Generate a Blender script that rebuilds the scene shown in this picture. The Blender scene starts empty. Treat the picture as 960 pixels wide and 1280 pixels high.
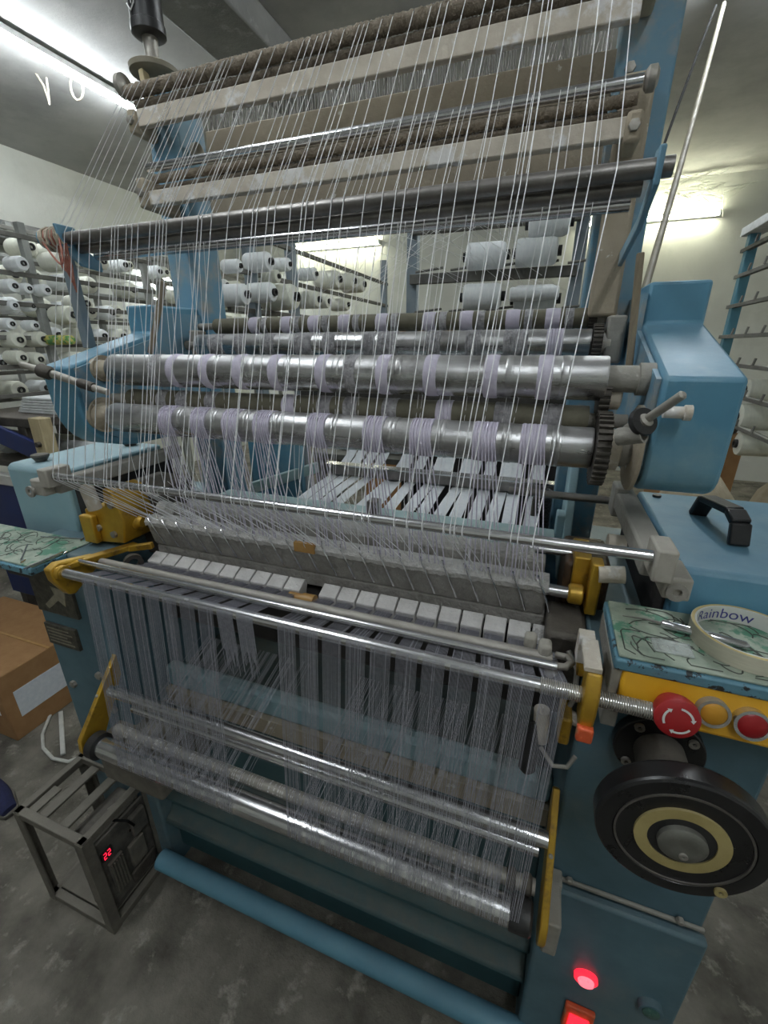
import bpy, math, random
import numpy as np
from mathutils import Vector, Matrix
random.seed(7)
PI = math.pi
sc = bpy.context.scene
col = sc.collection

# ------------------------------------------------------------------ camera
FPX = 542.13
CAMZ = 1.45
yaw, pitch, roll = [math.radians(a) for a in (20.197, 20.870, -0.230)]
fwd = Vector((-math.sin(yaw) * math.cos(pitch), math.cos(yaw) * math.cos(pitch), -math.sin(pitch)))
rgt = Vector((math.cos(yaw), math.sin(yaw), 0))
upv = rgt.cross(fwd)
r2 = math.cos(roll) * rgt + math.sin(roll) * upv
u2 = -math.sin(roll) * rgt + math.cos(roll) * upv
cam_d = bpy.data.cameras.new('camera')
cam_d.sensor_fit = 'HORIZONTAL'
cam_d.sensor_width = 36.0
cam_d.lens = FPX / 960 * 36.0
cam_d.clip_start = 0.02
cam = bpy.data.objects.new('camera', cam_d)
M4 = Matrix((r2, u2, -fwd)).transposed().to_4x4()
M4.translation = (0, 0, CAMZ)
cam.matrix_world = M4
col.objects.link(cam)
sc.camera = cam

# ------------------------------------------------------------------ world and exposure
w = bpy.data.worlds.new('world')
w.use_nodes = True
w.node_tree.nodes['Background'].inputs[0].default_value = (0.75, 0.8, 0.85, 1)
w.node_tree.nodes['Background'].inputs[1].default_value = 0.15
sc.world = w
sc.view_settings.view_transform = 'Standard'
sc.view_settings.look = 'None'
sc.view_settings.gamma = 1.0
sc.view_settings.use_curve_mapping = False
sc.view_settings.exposure = 2.0
TUBE_POWER = 26.0

# ------------------------------------------------------------------ pixel -> world, used to survey positions
def ray(px, py):
    return r2 * ((px - 480) / FPX) - u2 * ((py - 640) / FPX) + fwd
def atY(px, py, Y):
    d = ray(px, py); return Vector((0, 0, CAMZ)) + d * (Y / d.y)
def atX(px, py, X):
    d = ray(px, py); return Vector((0, 0, CAMZ)) + d * (X / d.x)
def atZ(px, py, Z):
    d = ray(px, py); return Vector((0, 0, CAMZ)) + d * ((Z - CAMZ) / d.z)

# ------------------------------------------------------------------ materials
def _n(nt, t, **kw):
    n = nt.nodes.new(t)
    for k, v in kw.items():
        if k in n.inputs.keys(): n.inputs[k].default_value = v
        else: setattr(n, k, v)
    return n
def c4(c): return (c[0], c[1], c[2], 1)
def mat(name, c1, c2=None, scale=30, rough=0.5, metal=0.0, bump=0.1, bscale=None, dust=0.0, dustc=(0.45, 0.42, 0.36),
        stretch=None, lo=0.35, hi=0.65, spec=0.5, rvar=0.15, c3=None, s3=4, lo3=.55, hi3=.7, alpha=1.0, trans=0.0, emit=None, estr=0):
    m = bpy.data.materials.new(name); m.use_nodes = True
    nt = m.node_tree; b = nt.nodes['Principled BSDF']; L = nt.links.new
    tc = _n(nt, 'ShaderNodeTexCoord')
    geo = _n(nt, 'ShaderNodeNewGeometry')
    src = geo.outputs['Position']
    if stretch:
        mp = _n(nt, 'ShaderNodeMapping'); mp.inputs['Scale'].default_value = stretch
        L(src, mp.inputs['Vector']); src = mp.outputs['Vector']
    nz = _n(nt, 'ShaderNodeTexNoise', Scale=scale, Detail=6.0, Roughness=0.6)
    L(src, nz.inputs['Vector'])
    mr = _n(nt, 'ShaderNodeMapRange'); mr.inputs['From Min'].default_value = lo; mr.inputs['From Max'].default_value = hi
    L(nz.outputs['Fac'], mr.inputs['Value'])
    mx = _n(nt, 'ShaderNodeMix', data_type='RGBA')
    mx.inputs[6].default_value = c4(c1); mx.inputs[7].default_value = c4(c2 or tuple(x * .8 for x in c1))
    L(mr.outputs[0], mx.inputs[0])
    out = mx.outputs[2]
    if c3:
        n3 = _n(nt, 'ShaderNodeTexNoise', Scale=s3, Detail=8.0, Roughness=0.65)
        L(geo.outputs['Position'], n3.inputs['Vector'])
        m3 = _n(nt, 'ShaderNodeMapRange'); m3.inputs['From Min'].default_value = lo3; m3.inputs['From Max'].default_value = hi3
        L(n3.outputs['Fac'], m3.inputs['Value'])
        x3 = _n(nt, 'ShaderNodeMix', data_type='RGBA'); x3.inputs[7].default_value = c4(c3)
        L(m3.outputs[0], x3.inputs[0]); L(out, x3.inputs[6]); out = x3.outputs[2]
    rsock = _n(nt, 'ShaderNodeMapRange')
    rsock.inputs['To Min'].default_value = max(.03, rough - rvar); rsock.inputs['To Max'].default_value = min(1, rough + rvar)
    L(nz.outputs['Fac'], rsock.inputs['Value']); rs = rsock.outputs[0]
    msock = None
    if dust > 0:   # dust lies on faces that look up
        sp = _n(nt, 'ShaderNodeSeparateXYZ'); L(geo.outputs['Normal'], sp.inputs[0])
        d1 = _n(nt, 'ShaderNodeMapRange'); d1.inputs['From Min'].default_value = -0.1; d1.inputs['From Max'].default_value = 0.9
        L(sp.outputs[2], d1.inputs['Value'])
        n2 = _n(nt, 'ShaderNodeTexNoise', Scale=25.0, Detail=8.0, Roughness=0.7)
        L(geo.outputs['Position'], n2.inputs['Vector'])
        d2 = _n(nt, 'ShaderNodeMapRange'); d2.inputs['From Min'].default_value = .3; d2.inputs['From Max'].default_value = .7
        d2.inputs['To Min'].default_value = .35
        L(n2.outputs['Fac'], d2.inputs['Value'])
        mu = _n(nt, 'ShaderNodeMath', operation='MULTIPLY'); L(d1.outputs[0], mu.inputs[0]); L(d2.outputs[0], mu.inputs[1])
        m2 = _n(nt, 'ShaderNodeMath', operation='MULTIPLY'); m2.inputs[1].default_value = dust; m2.use_clamp = True; L(mu.outputs[0], m2.inputs[0])
        x2 = _n(nt, 'ShaderNodeMix', data_type='RGBA'); x2.inputs[7].default_value = c4(dustc)
        L(m2.outputs[0], x2.inputs[0]); L(out, x2.inputs[6]); out = x2.outputs[2]
        rr = _n(nt, 'ShaderNodeMix', data_type='FLOAT'); rr.inputs[3].default_value = .95
        L(m2.outputs[0], rr.inputs[0]); L(rs, rr.inputs[2]); rs = rr.outputs[0]
        if metal > 0:
            mm = _n(nt, 'ShaderNodeMix', data_type='FLOAT'); mm.inputs[2].default_value = metal; mm.inputs[3].default_value = 0
            L(m2.outputs[0], mm.inputs[0]); msock = mm.outputs[0]
    L(out, b.inputs['Base Color']); L(rs, b.inputs['Roughness'])
    if msock: L(msock, b.inputs['Metallic'])
    else: b.inputs['Metallic'].default_value = metal
    b.inputs['Specular IOR Level'].default_value = spec
    if alpha < 1: b.inputs['Alpha'].default_value = alpha
    if trans: b.inputs['Transmission Weight'].default_value = trans
    if emit:
        b.inputs['Emission Color'].default_value = c4(emit); b.inputs['Emission Strength'].default_value = estr
    if bump:
        nb = _n(nt, 'ShaderNodeTexNoise', Scale=bscale or scale * 3, Detail=6.0, Roughness=0.65)
        L(src, nb.inputs['Vector'])
        bp = _n(nt, 'ShaderNodeBump', Strength=bump, Distance=0.01)
        L(nb.outputs['Fac'], bp.inputs['Height']); L(bp.outputs[0], b.inputs['Normal'])
    return m

MAT = {}
MAT['blue'] = mat('blue_enamel', (.095, .27, .39), (.075, .225, .335), scale=9, rough=.42, bump=.05, bscale=120, dust=.25, dustc=(.42, .5, .52), c3=(.2, .34, .4), s3=3)
MAT['blue_pale'] = mat('pale_and_lit_blue_enamel', (.22, .37, .43), (.28, .42, .46), scale=7, rough=.5, bump=.04, bscale=90, dust=.35, dustc=(.5, .56, .56))  # pale enamel; on the cross beam the paleness stands for light
MAT['blue_post'] = mat('dusty_blue_post', (.11, .27, .40), (.17, .30, .38), scale=12, rough=.55, bump=.06, dust=.3, c3=(.33, .31, .26), s3=9, lo3=.5, hi3=.68)
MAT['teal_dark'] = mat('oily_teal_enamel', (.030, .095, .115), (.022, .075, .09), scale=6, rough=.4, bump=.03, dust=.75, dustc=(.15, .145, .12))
MAT['blue_low'] = mat('grimy_blue_enamel', (.092, .175, .222), (.062, .125, .16), scale=7, rough=.42, bump=.06, c3=(.15, .19, .195), s3=6, lo3=.52, hi3=.75, dust=.25, dustc=(.24, .25, .22))
MAT['rail'] = mat('blue_rail', (.10, .27, .37), (.08, .22, .31), scale=8, rough=.5, bump=.05, dust=.3, dustc=(.2, .27, .29))
MAT['chrome'] = mat('polished_steel', (.74, .74, .76), (.56, .56, .58), scale=40, rough=.16, metal=1, bump=.03, stretch=(.2, 4, 4), rvar=.08, dust=.15)
MAT['roller'] = mat('worn_roller_steel', (.60, .60, .61), (.38, .38, .385), scale=14, rough=.27, metal=1, bump=.08, stretch=(.35, 3, 3), rvar=.14, c3=(.24, .235, .23), s3=14, lo3=.5, hi3=.66, dust=.4, dustc=(.55, .53, .5))
MAT['steel_dark'] = mat('dark_dusty_steel', (.26, .245, .235), (.18, .17, .16), scale=30, rough=.35, metal=.85, bump=.1, dust=.4, dustc=(.42, .39, .34))
MAT['steel_dust'] = mat('lint_dusted_steel', (.42, .40, .36), (.30, .28, .25), scale=25, rough=.45, metal=.7, bump=.2, dust=.5, dustc=(.5, .47, .41))
MAT['fuzz'] = mat('brown_lint', (.22, .175, .125), (.36, .30, .23), scale=60, rough=1, bump=.9, bscale=220, dust=.5, dustc=(.45, .40, .33))
MAT['fuzz_dark'] = mat('dark_brown_lint_and_shade', (.10, .078, .055), (.2, .165, .125), scale=60, rough=1, bump=.8, bscale=220, dust=.5, dustc=(.36, .31, .25))  # lint on the rods; painted shade on the strip behind the needles
MAT['cream'] = mat('cream_dust', (.62, .56, .47), (.50, .44, .36), scale=22, rough=.85, bump=.25, dust=.4, dustc=(.7, .66, .58), c3=(.72, .70, .68), s3=14, lo3=.56, hi3=.62)
MAT['tan'] = mat('tan_dusty_board', (.40, .345, .26), (.33, .28, .21), scale=10, rough=.9, bump=.3, bscale=90, dust=.5, dustc=(.5, .45, .36), c3=(.62, .60, .54), s3=22, lo3=.63, hi3=.66)
MAT['olive'] = mat('olive_rubber_roller', (.135, .125, .085), (.10, .092, .06), scale=40, rough=.65, bump=.2, dust=.5, dustc=(.28, .26, .2))
MAT['clamp'] = mat('grey_clamp_casting', (.40, .38, .33), (.31, .29, .25), scale=40, rough=.7, bump=.2, dust=.5, dustc=(.5, .47, .41))
MAT['lint'] = mat('white_lint', (.74, .72, .70), (.56, .54, .51), scale=45, rough=1, bump=1.0, bscale=160, dust=.6, dustc=(.78, .76, .74))
MAT['lint_grey'] = mat('grey_lint', (.42, .40, .37), (.29, .275, .25), scale=30, rough=1, bump=.8, bscale=120, dust=.7, dustc=(.6, .58, .54))
MAT['yarn'] = mat('white_yarn', (.90, .90, .90), (.84, .84, .86), scale=200, rough=.7, bump=0)
MAT['yarn_lav'] = mat('lavender_elastic', (.66, .62, .72), (.58, .54, .65), scale=160, rough=.75, bump=.3, bscale=500)
MAT['band'] = mat('lavender_band', (.62, .58, .68), (.55, .51, .62), scale=120, rough=.8, bump=.3, bscale=600)
MAT['band_rough'] = mat('ribbed_yarn_wrap', (.52, .51, .53), (.30, .29, .30), scale=60, rough=.8, bump=.9, bscale=140)
MAT['warp'] = mat('grey_warp', (.40, .40, .44), (.31, .31, .35), scale=150, rough=.7, bump=0)
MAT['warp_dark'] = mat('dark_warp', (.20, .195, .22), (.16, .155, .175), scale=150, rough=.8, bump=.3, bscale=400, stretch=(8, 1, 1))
MAT['comb'] = mat('white_comb_block', (.70, .68, .66), (.56, .54, .52), scale=35, rough=.85, bump=.4, bscale=160, dust=.4, dustc=(.8, .78, .76))
MAT['tape'] = mat('white_woven_tape', (.80, .82, .84), (.72, .75, .78), scale=90, rough=.85, bump=.25, bscale=500)
MAT['teal_plate'] = mat('pale_teal_plate', (.34, .48, .48), (.27, .41, .42), scale=8, rough=.3, bump=.05, dust=.3, dustc=(.6, .66, .64), c3=(.5, .58, .56), s3=14, lo3=.6, hi3=.68)
MAT['gold'] = mat('yellow_passivated_brass', (.62, .38, .035), (.5, .29, .03), scale=25, rough=.35, metal=.55, bump=.08, dust=.25, dustc=(.4, .32, .18), c3=(.22, .12, .03), s3=20, lo3=.58, hi3=.7)
MAT['yellow'] = mat('yellow_paint', (.78, .42, .02), (.7, .36, .02), scale=14, rough=.45, bump=.05, c3=(.4, .2, .02), s3=25, lo3=.66, hi3=.72)
MAT['orange'] = mat('orange_red_paint', (.75, .13, .04), (.6, .09, .03), scale=40, rough=.5, bump=.1, c3=(.4, .2, .1), s3=40, lo3=.55, hi3=.65)
MAT['black'] = mat('black_plastic', (.012, .012, .013), (.02, .02, .021), scale=30, rough=.38, bump=.06, dust=.12, dustc=(.16, .15, .14))
MAT['black_rim'] = mat('black_phenolic', (.008, .008, .009), (.013, .013, .014), scale=30, rough=.3, bump=.03, dust=.06, dustc=(.12, .11, .1))
MAT['dark'] = mat('greasy_iron', (.05, .045, .04), (.09, .08, .07), scale=30, rough=.55, metal=.4, bump=.3, dust=.5, dustc=(.25, .22, .18))
MAT['dark_in'] = mat('dark_iron_and_shade', (.022, .02, .02), (.035, .03, .028), scale=30, rough=.7, bump=.2)  # dark iron; on the bed casting it stands in for shade
MAT['brown_oil'] = mat('oily_brown_iron', (.10, .055, .025), (.05, .03, .018), scale=30, rough=.35, bump=.3)
MAT['grey_iron'] = mat('dusty_grey_casting', (.30, .285, .25), (.22, .21, .19), scale=25, rough=.75, bump=.3, dust=.7, dustc=(.45, .43, .38))
MAT['mat_green'] = mat('marbled_green_mat', (.40, .45, .36), (.22, .28, .22), scale=30, rough=.55, bump=.08, dust=.0, c3=(.09, .25, .16), s3=22, lo3=.53, hi3=.58)
MAT['peeled'] = mat('peeling_teal_enamel', (.12, .27, .35), (.10, .23, .30), scale=10, rough=.5, bump=.15, c3=(.025, .028, .03), s3=70, lo3=.54, hi3=.57)
MAT['mat_line'] = mat('mat_dark_vein', (.05, .06, .05), (.09, .10, .08), scale=60, rough=.6)
MAT['red'] = mat('red_button_plastic', (.42, .015, .018), (.35, .012, .015), scale=20, rough=.4, bump=.02, dust=.15, dustc=(.35, .12, .1))
MAT['dred'] = mat('dark_red_button', (.30, .008, .012), (.25, .008, .01), scale=20, rough=.35, bump=.02)
MAT['amber'] = mat('amber_button', (.55, .27, .02), (.48, .22, .02), scale=20, rough=.45, bump=.02)
MAT['greenbtn'] = mat('green_button', (.05, .12, .10), (.07, .15, .12), scale=30, rough=.3, bump=.05)
MAT['white_print'] = mat('white_print', (.75, .75, .72), scale=50, rough=.6, bump=0)
MAT['blue_print'] = mat('blue_print', (.06, .06, .28), scale=50, rough=.6, bump=0)
MAT['brasspaint'] = mat('dull_gold_ring', (.42, .34, .14), (.34, .27, .1), scale=20, rough=.5, bump=.05, dust=.2)
MAT['hub'] = mat('grey_hub_metal', (.22, .22, .2), (.17, .17, .15), scale=30, rough=.4, metal=.6, bump=.1, dust=.3, dustc=(.25, .24, .2))
MAT['card'] = mat('brown_cardboard', (.36, .20, .085), (.31, .165, .07), scale=20, rough=.85, bump=.1)
MAT['label'] = mat('paper_label', (.72, .75, .80), (.62, .66, .72), scale=60, rough=.8, bump=0)
MAT['frame_grime'] = mat('grimy_angle_iron', (.15, .135, .11), (.10, .09, .075), scale=25, rough=.8, bump=.3, dust=.8, dustc=(.28, .26, .22))
MAT['inverter'] = mat('dusty_inverter_case', (.045, .043, .039), (.12, .11, .095), scale=28, rough=.7, bump=.15, dust=.8, dustc=(.22, .2, .17))
MAT['navy'] = mat('navy_paint', (.010, .020, .10), (.012, .028, .13), scale=10, rough=.5, bump=.05)
MAT['shoe'] = mat('navy_shoe_cloth', (.012, .016, .06), (.02, .025, .09), scale=80, rough=.9, bump=.3)
MAT['wood'] = mat('pale_wood', (.48, .40, .24), (.38, .31, .18), scale=10, stretch=(6, 6, 1), rough=.75, bump=.15)
MAT['wood_dark'] = mat('old_wood_strip', (.34, .28, .19), (.22, .18, .13), scale=10, stretch=(8, 8, 1), rough=.8, bump=.2)
MAT['cone'] = mat('white_yarn_cone', (.80, .82, .82), (.72, .75, .76), scale=35, rough=.85, bump=.25, bscale=500, stretch=(4, 1, 1))
MAT['cone_cream'] = mat('cream_yarn_cone', (.74, .74, .64), (.66, .67, .58), scale=35, rough=.85, bump=.25, bscale=500, stretch=(4, 1, 1))
MAT['cone_core'] = mat('black_cone_core', (.015, .015, .015), scale=30, rough=.6, bump=0)
MAT['core_green'] = mat('green_yellow_core', (.12, .34, .10), (.62, .56, .16), scale=30, rough=.6, bump=0, lo=.47, hi=.52)
MAT['rack'] = mat('grey_rack_steel', (.30, .31, .29), (.24, .25, .24), scale=20, rough=.6, bump=.1, dust=.5, dustc=(.45, .45, .4))
MAT['rack_dark'] = mat('dark_rack_rail', (.10, .10, .09), (.16, .155, .14), scale=20, rough=.7, bump=.2, dust=.6, dustc=(.36, .35, .3))
MAT['rack_blue'] = mat('blue_grey_rack_post', (.17, .22, .26), (.22, .26, .29), scale=20, rough=.6, bump=.1, dust=.3)
MAT['rack_teal'] = mat('teal_rack_post', (.06, .20, .27), (.08, .24, .31), scale=10, rough=.5, bump=.05, dust=.2)
MAT['wall'] = mat('limewashed_wall', (.70, .71, .66), (.62, .63, .58), scale=2.0, rough=.95, bump=.2, bscale=25, c3=(.50, .51, .46), s3=1.5, lo3=.55, hi3=.75)
MAT['ceiling'] = mat('cement_ceiling', (.46, .46, .44), (.38, .38, .37), scale=2.5, rough=.95, bump=.15, bscale=40, c3=(.28, .28, .27), s3=1.2, lo3=.5, hi3=.7)
MAT['beam'] = mat('cement_beam', (.22, .22, .21), (.17, .17, .165), scale=4, rough=.95, bump=.5, bscale=30, c3=(.34, .34, .33), s3=10, lo3=.6, hi3=.72)
MAT['floor'] = mat('stained_concrete', (.23, .212, .175), (.085, .078, .064), scale=5.5, lo=.38, hi=.66, rough=.85, bump=.6, bscale=70, c3=(.33, .31, .265), s3=16, lo3=.56, hi3=.68, rvar=.1)
MAT['tube_cool'] = mat('lit_cool_tube', (1, 1, 1), rough=.5, bump=0, emit=(.90, .96, 1.0), estr=TUBE_POWER)
MAT['tube_warm'] = mat('lit_yellowish_tube', (1, 1, 1), rough=.5, bump=0, emit=(1.0, 1.0, .74), estr=TUBE_POWER * .55)
MAT['fixture'] = mat('white_fixture', (.7, .72, .72), scale=20, rough=.5, bump=0)
MAT['red_lamp'] = mat('lit_red_lamp', (.8, .05, .05), rough=.3, bump=0, emit=(1, .012, .03), estr=.55)
MAT['red_lamp_core'] = mat('lit_red_lamp_core', (.9, .3, .3), rough=.3, bump=0, emit=(1, .12, .16), estr=.5)
MAT['red_led'] = mat('red_led', (.8, .05, .05), rough=.3, bump=0, emit=(1, .012, .05), estr=.6)
MAT['plate'] = mat('tarnished_name_plate', (.11, .10, .075), (.06, .055, .045), scale=60, rough=.5, metal=.4, bump=.2, dust=.3)
MAT['plate_print'] = mat('plate_print', (.30, .27, .20), (.22, .2, .15), scale=60, rough=.6, bump=.05)
MAT['pvc'] = mat('cream_conduit', (.27, .245, .185), (.21, .185, .135), scale=15, rough=.6, bump=.1)
MAT['cable_black'] = mat('black_cable', (.012, .012, .012), scale=30, spec=.1, rough=.95, bump=0)
MAT['cable_white'] = mat('white_cable', (.62, .62, .58), scale=30, rough=.6, bump=0)
MAT['rope_red'] = mat('red_twine', (.32, .10, .07), (.42, .2, .15), scale=90, rough=.9, bump=.5)
MAT['rope_cream'] = mat('cream_twine', (.55, .5, .4), (.4, .34, .26), scale=90, rough=.9, bump=.5)
MAT['tapecore'] = mat('tape_core_card', (.70, .70, .66), (.64, .64, .6), scale=40, rough=.8, bump=.05)
MAT['maskingtape'] = mat('cream_masking_tape', (.66, .63, .50), (.58, .55, .43), scale=40, rough=.6, bump=.1, stretch=(1, 1, 8))
MAT['tape_edge'] = mat('ochre_tape_edge', (.62, .50, .22), (.52, .4, .16), scale=40, rough=.6, bump=.1)
MAT['clear'] = mat('clear_polythene', (.75, .8, .78), scale=30, rough=.15, bump=.3, alpha=.35)
MAT['sack'] = mat('tan_sack_cloth', (.42, .36, .26), (.34, .29, .2), scale=20, rough=.95, bump=.4)
MAT['paper'] = mat('white_paper', (.72, .74, .74), scale=30, rough=.8, bump=.1)
MAT['brown_tape'] = mat('brown_parcel_tape', (.45, .26, .08), (.38, .2, .06), scale=30, rough=.4, bump=.05)

ORD = 'first second third fourth fifth sixth seventh eighth ninth tenth eleventh twelfth thirteenth fourteenth fifteenth sixteenth seventeenth eighteenth nineteenth twentieth'.split()
# ------------------------------------------------------------------ mesh builder
WL = {}
def wloc(o): return WL.get(o.name, Vector((0, 0, 0)))
class MB:
    def __init__(s): s.v = []; s.f = []
    def add(s, vs, fs):
        o = len(s.v); s.v += [tuple(v) for v in vs]; s.f += [tuple(i + o for i in f) for f in fs]; return s
    def box(s, x0, x1, y0, y1, z0, z1):
        vs = [(x, y, z) for z in (z0, z1) for y in (y0, y1) for x in (x0, x1)]
        return s.add(vs, [(0, 2, 3, 1), (4, 5, 7, 6), (0, 1, 5, 4), (2, 6, 7, 3), (0, 4, 6, 2), (1, 3, 7, 5)])
    def beam(s, p, q, wd, ht, up=(0, 0, 1)):
        p = Vector(p); q = Vector(q); d = (q - p).normalized(); u = Vector(up)
        if abs(d.dot(u)) > .98: u = Vector((0, 1, 0))
        a = d.cross(u).normalized() * wd / 2; b = a.cross(d).normalized() * ht / 2
        vs = [e + sa * a + sb * b for e in (p, q) for sb in (-1, 1) for sa in (-1, 1)]
        return s.add(vs, [(0, 2, 3, 1), (4, 5, 7, 6), (0, 1, 5, 4), (2, 6, 7, 3), (0, 4, 6, 2), (1, 3, 7, 5)])
    def tube(s, pts, r, n=8, caps=True, jit=0):
        pts = [Vector(p) for p in pts]; rings = []
        prev = None
        for i, p in enumerate(pts):
            d = (pts[min(i + 1, len(pts) - 1)] - pts[max(i - 1, 0)]).normalized()
            if prev is None:
                ref = Vector((0, 0, 1)) if abs(d.z) < .9 else Vector((0, 1, 0))
                a = d.cross(ref).normalized()
            else:
                a = (prev - d * prev.dot(d)).normalized()
            prev = a; b = d.cross(a)
            rr = r[i] if isinstance(r, (list, tuple)) else r
            rings.append([p + (a * math.cos(2 * PI * k / n) + b * math.sin(2 * PI * k / n)) * rr * (1 + (random.uniform(-jit, jit) if jit else 0)) for k in range(n)])
        vs = [v for rg in rings for v in rg]; fs = []
        for i in range(len(pts) - 1):
            for k in range(n):
                a0 = i * n + k; a1 = i * n + (k + 1) % n
                fs.append((a0, a1, a1 + n, a0 + n))
        if caps:
            fs.append(tuple(range(n))[::-1]); fs.append(tuple(range(len(vs) - n, len(vs))))
        return s.add(vs, fs)
    def cyl(s, p, q, r, n=20, r1=None):
        return s.tube([p, q], [r, r if r1 is None else r1], n)
    def lathe(s, o, axis, prof, n=24):   # prof: list of (distance along axis, radius)
        o = Vector(o); d = Vector(axis).normalized()
        ref = Vector((0, 0, 1)) if abs(d.z) < .9 else Vector((0, 1, 0))
        a = d.cross(ref).normalized(); b = d.cross(a)
        vs = []; fs = []
        for (t, r) in prof:
            for k in range(n):
                an = 2 * PI * k / n
                vs.append(o + d * t + (a * math.cos(an) + b * math.sin(an)) * max(r, 1e-5))
        for i in range(len(prof) - 1):
            for k in range(n):
                a0 = i * n + k; a1 = i * n + (k + 1) % n
                fs.append((a0, a0 + n, a1 + n, a1))
        fs.append(tuple(range(n))); fs.append(tuple(range(len(vs) - n, len(vs)))[::-1])
        return s.add(vs, fs)
    def ring(s, o, axis, r0, r1, h, n=40):   # annulus of height h along the axis
        o = Vector(o); d = Vector(axis).normalized()
        ref = Vector((0, 0, 1)) if abs(d.z) < .9 else Vector((0, 1, 0))
        a = d.cross(ref).normalized(); b = d.cross(a); vs = []; fs = []
        for (t, r) in ((0, r0), (0, r1), (h, r1), (h, r0)):
            for k in range(n):
                an = 2 * PI * k / n; vs.append(o + d * t + (a * math.cos(an) + b * math.sin(an)) * r)
        for i in range(4):
            j = (i + 1) % 4
            for k in range(n):
                k1 = (k + 1) % n; fs.append((i * n + k, i * n + k1, j * n + k1, j * n + k))
        return s.add(vs, fs)
    def prism(s, poly, x0, x1, axis='x'):    # polygon in the other two axes, extruded along axis
        n = len(poly)
        def P(t, a, b): return (t, a, b) if axis == 'x' else ((a, t, b) if axis == 'y' else (a, b, t))
        vs = [P(x0, *p) for p in poly] + [P(x1, *p) for p in poly]
        fs = [tuple(range(n))[::-1], tuple(range(n, 2 * n))] + [(i, (i + 1) % n, n + (i + 1) % n, n + i) for i in range(n)]
        return s.add(vs, fs)
    def gear(s, x0, x1, y, z, r, teeth, depth):
        poly = []
        for k in range(teeth):
            for (f, rr) in ((0, r - depth), (.28, r - depth), (.36, r), (.68, r), (.76, r - depth)):
                a = 2 * PI * (k + f) / teeth; poly.append((y + rr * math.cos(a), z + rr * math.sin(a)))
        return s.prism(poly, x0, x1)
    def build(s, name, m, parent=None, bevel=0, smooth=40, kind=None, label=None, subsurf=0):
        V = np.array(s.v, dtype=float)
        base = wloc(parent) if parent else Vector((0, 0, 0))
        c = V.mean(0) if len(V) else np.zeros(3)
        if parent is None: c = np.array([c[0], c[1], V[:, 2].min()])
        me = bpy.data.meshes.new(name)
        me.from_pydata((V - c).tolist(), [], s.f)
        me.materials.append(MAT[m] if isinstance(m, str) else m)
        if smooth:
            me.shade_smooth(); me.set_sharp_from_angle(angle=math.radians(smooth))
        me.update()
        o = bpy.data.objects.new(name, me); col.objects.link(o)
        if parent: o.parent = parent
        o.location = Vector(c) - base
        WL[o.name] = Vector(c)
        if bevel:
            b = o.modifiers.new('bevel', 'BEVEL'); b.width = bevel; b.segments = 2; b.limit_method = 'ANGLE'; b.angle_limit = math.radians(40)
        if kind: o['kind'] = kind
        if label: o['label'] = label
        return o
def fixnormals(o):
    import bmesh
    bm = bmesh.new(); bm.from_mesh(o.data); bmesh.ops.recalc_face_normals(bm, faces=bm.faces); bm.to_mesh(o.data); bm.free()
def thing(name, loc, label, cat, group=None):
    o = bpy.data.objects.new(name, None); o.empty_display_size = .05; col.objects.link(o); o.location = loc
    o['label'] = label; o['category'] = cat
    if group: o['group'] = group
    WL[o.name] = Vector(loc); return o
def tag(o, label, cat, group=None, kind=None):
    o['label'] = label; o['category'] = cat
    if group: o['group'] = group
    if kind: o['kind'] = kind
    return o
def dup(o, parent=None):
    c = o.copy(); col.objects.link(c); c.parent = parent
    for ch in list(o.children): dup(ch, c)
    return c
def text_geo(s, size):
    cu = bpy.data.curves.new('lettering', 'FONT'); cu.body = s; cu.size = size; cu.extrude = 0
    o = bpy.data.objects.new('lettering', cu); col.objects.link(o)
    dg = bpy.context.evaluated_depsgraph_get(); me = o.evaluated_get(dg).to_mesh()
    vs = [tuple(v.co) for v in me.vertices]; fs = [tuple(p.vertices) for p in me.polygons]
    o.evaluated_get(dg).to_mesh_clear(); bpy.data.objects.remove(o); bpy.data.curves.remove(cu)
    return vs, fs
def struct(o): o['kind'] = 'structure'; return o

# ------------------------------------------------------------------ the room
XL, XR, YB, YF, ZC = -4.42, 2.6, 5.9, -2.6, 3.0
struct(MB().box(XL, XR, YF, YB, -.1, 0).build('floor', 'floor'))
struct(MB().box(XL, XR, YF, YB, ZC, ZC + .1).build('ceiling', 'ceiling'))
struct(MB().box(XL - .1, XL, YF, YB, 0, ZC).build('wall_left', 'wall'))
struct(MB().box(XR, XR + .1, YF, YB, 0, ZC).build('wall_right', 'wall'))
struct(MB().box(XL, XR, YB, YB + .1, 0, ZC).build('wall_back', 'wall'))
struct(MB().box(XL, XR, YF - .1, YF, 0, ZC).build('wall_front', 'wall'))
struct(MB().box(-1.85, -1.52, YF, 3.3, 2.86, ZC - .001).build('trim_1', 'beam', bevel=.01))
struct(MB().box(XL + .001, XL + .30, YF, YB, 2.25, 2.38).build('trim_2', 'beam', bevel=.01))

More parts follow.
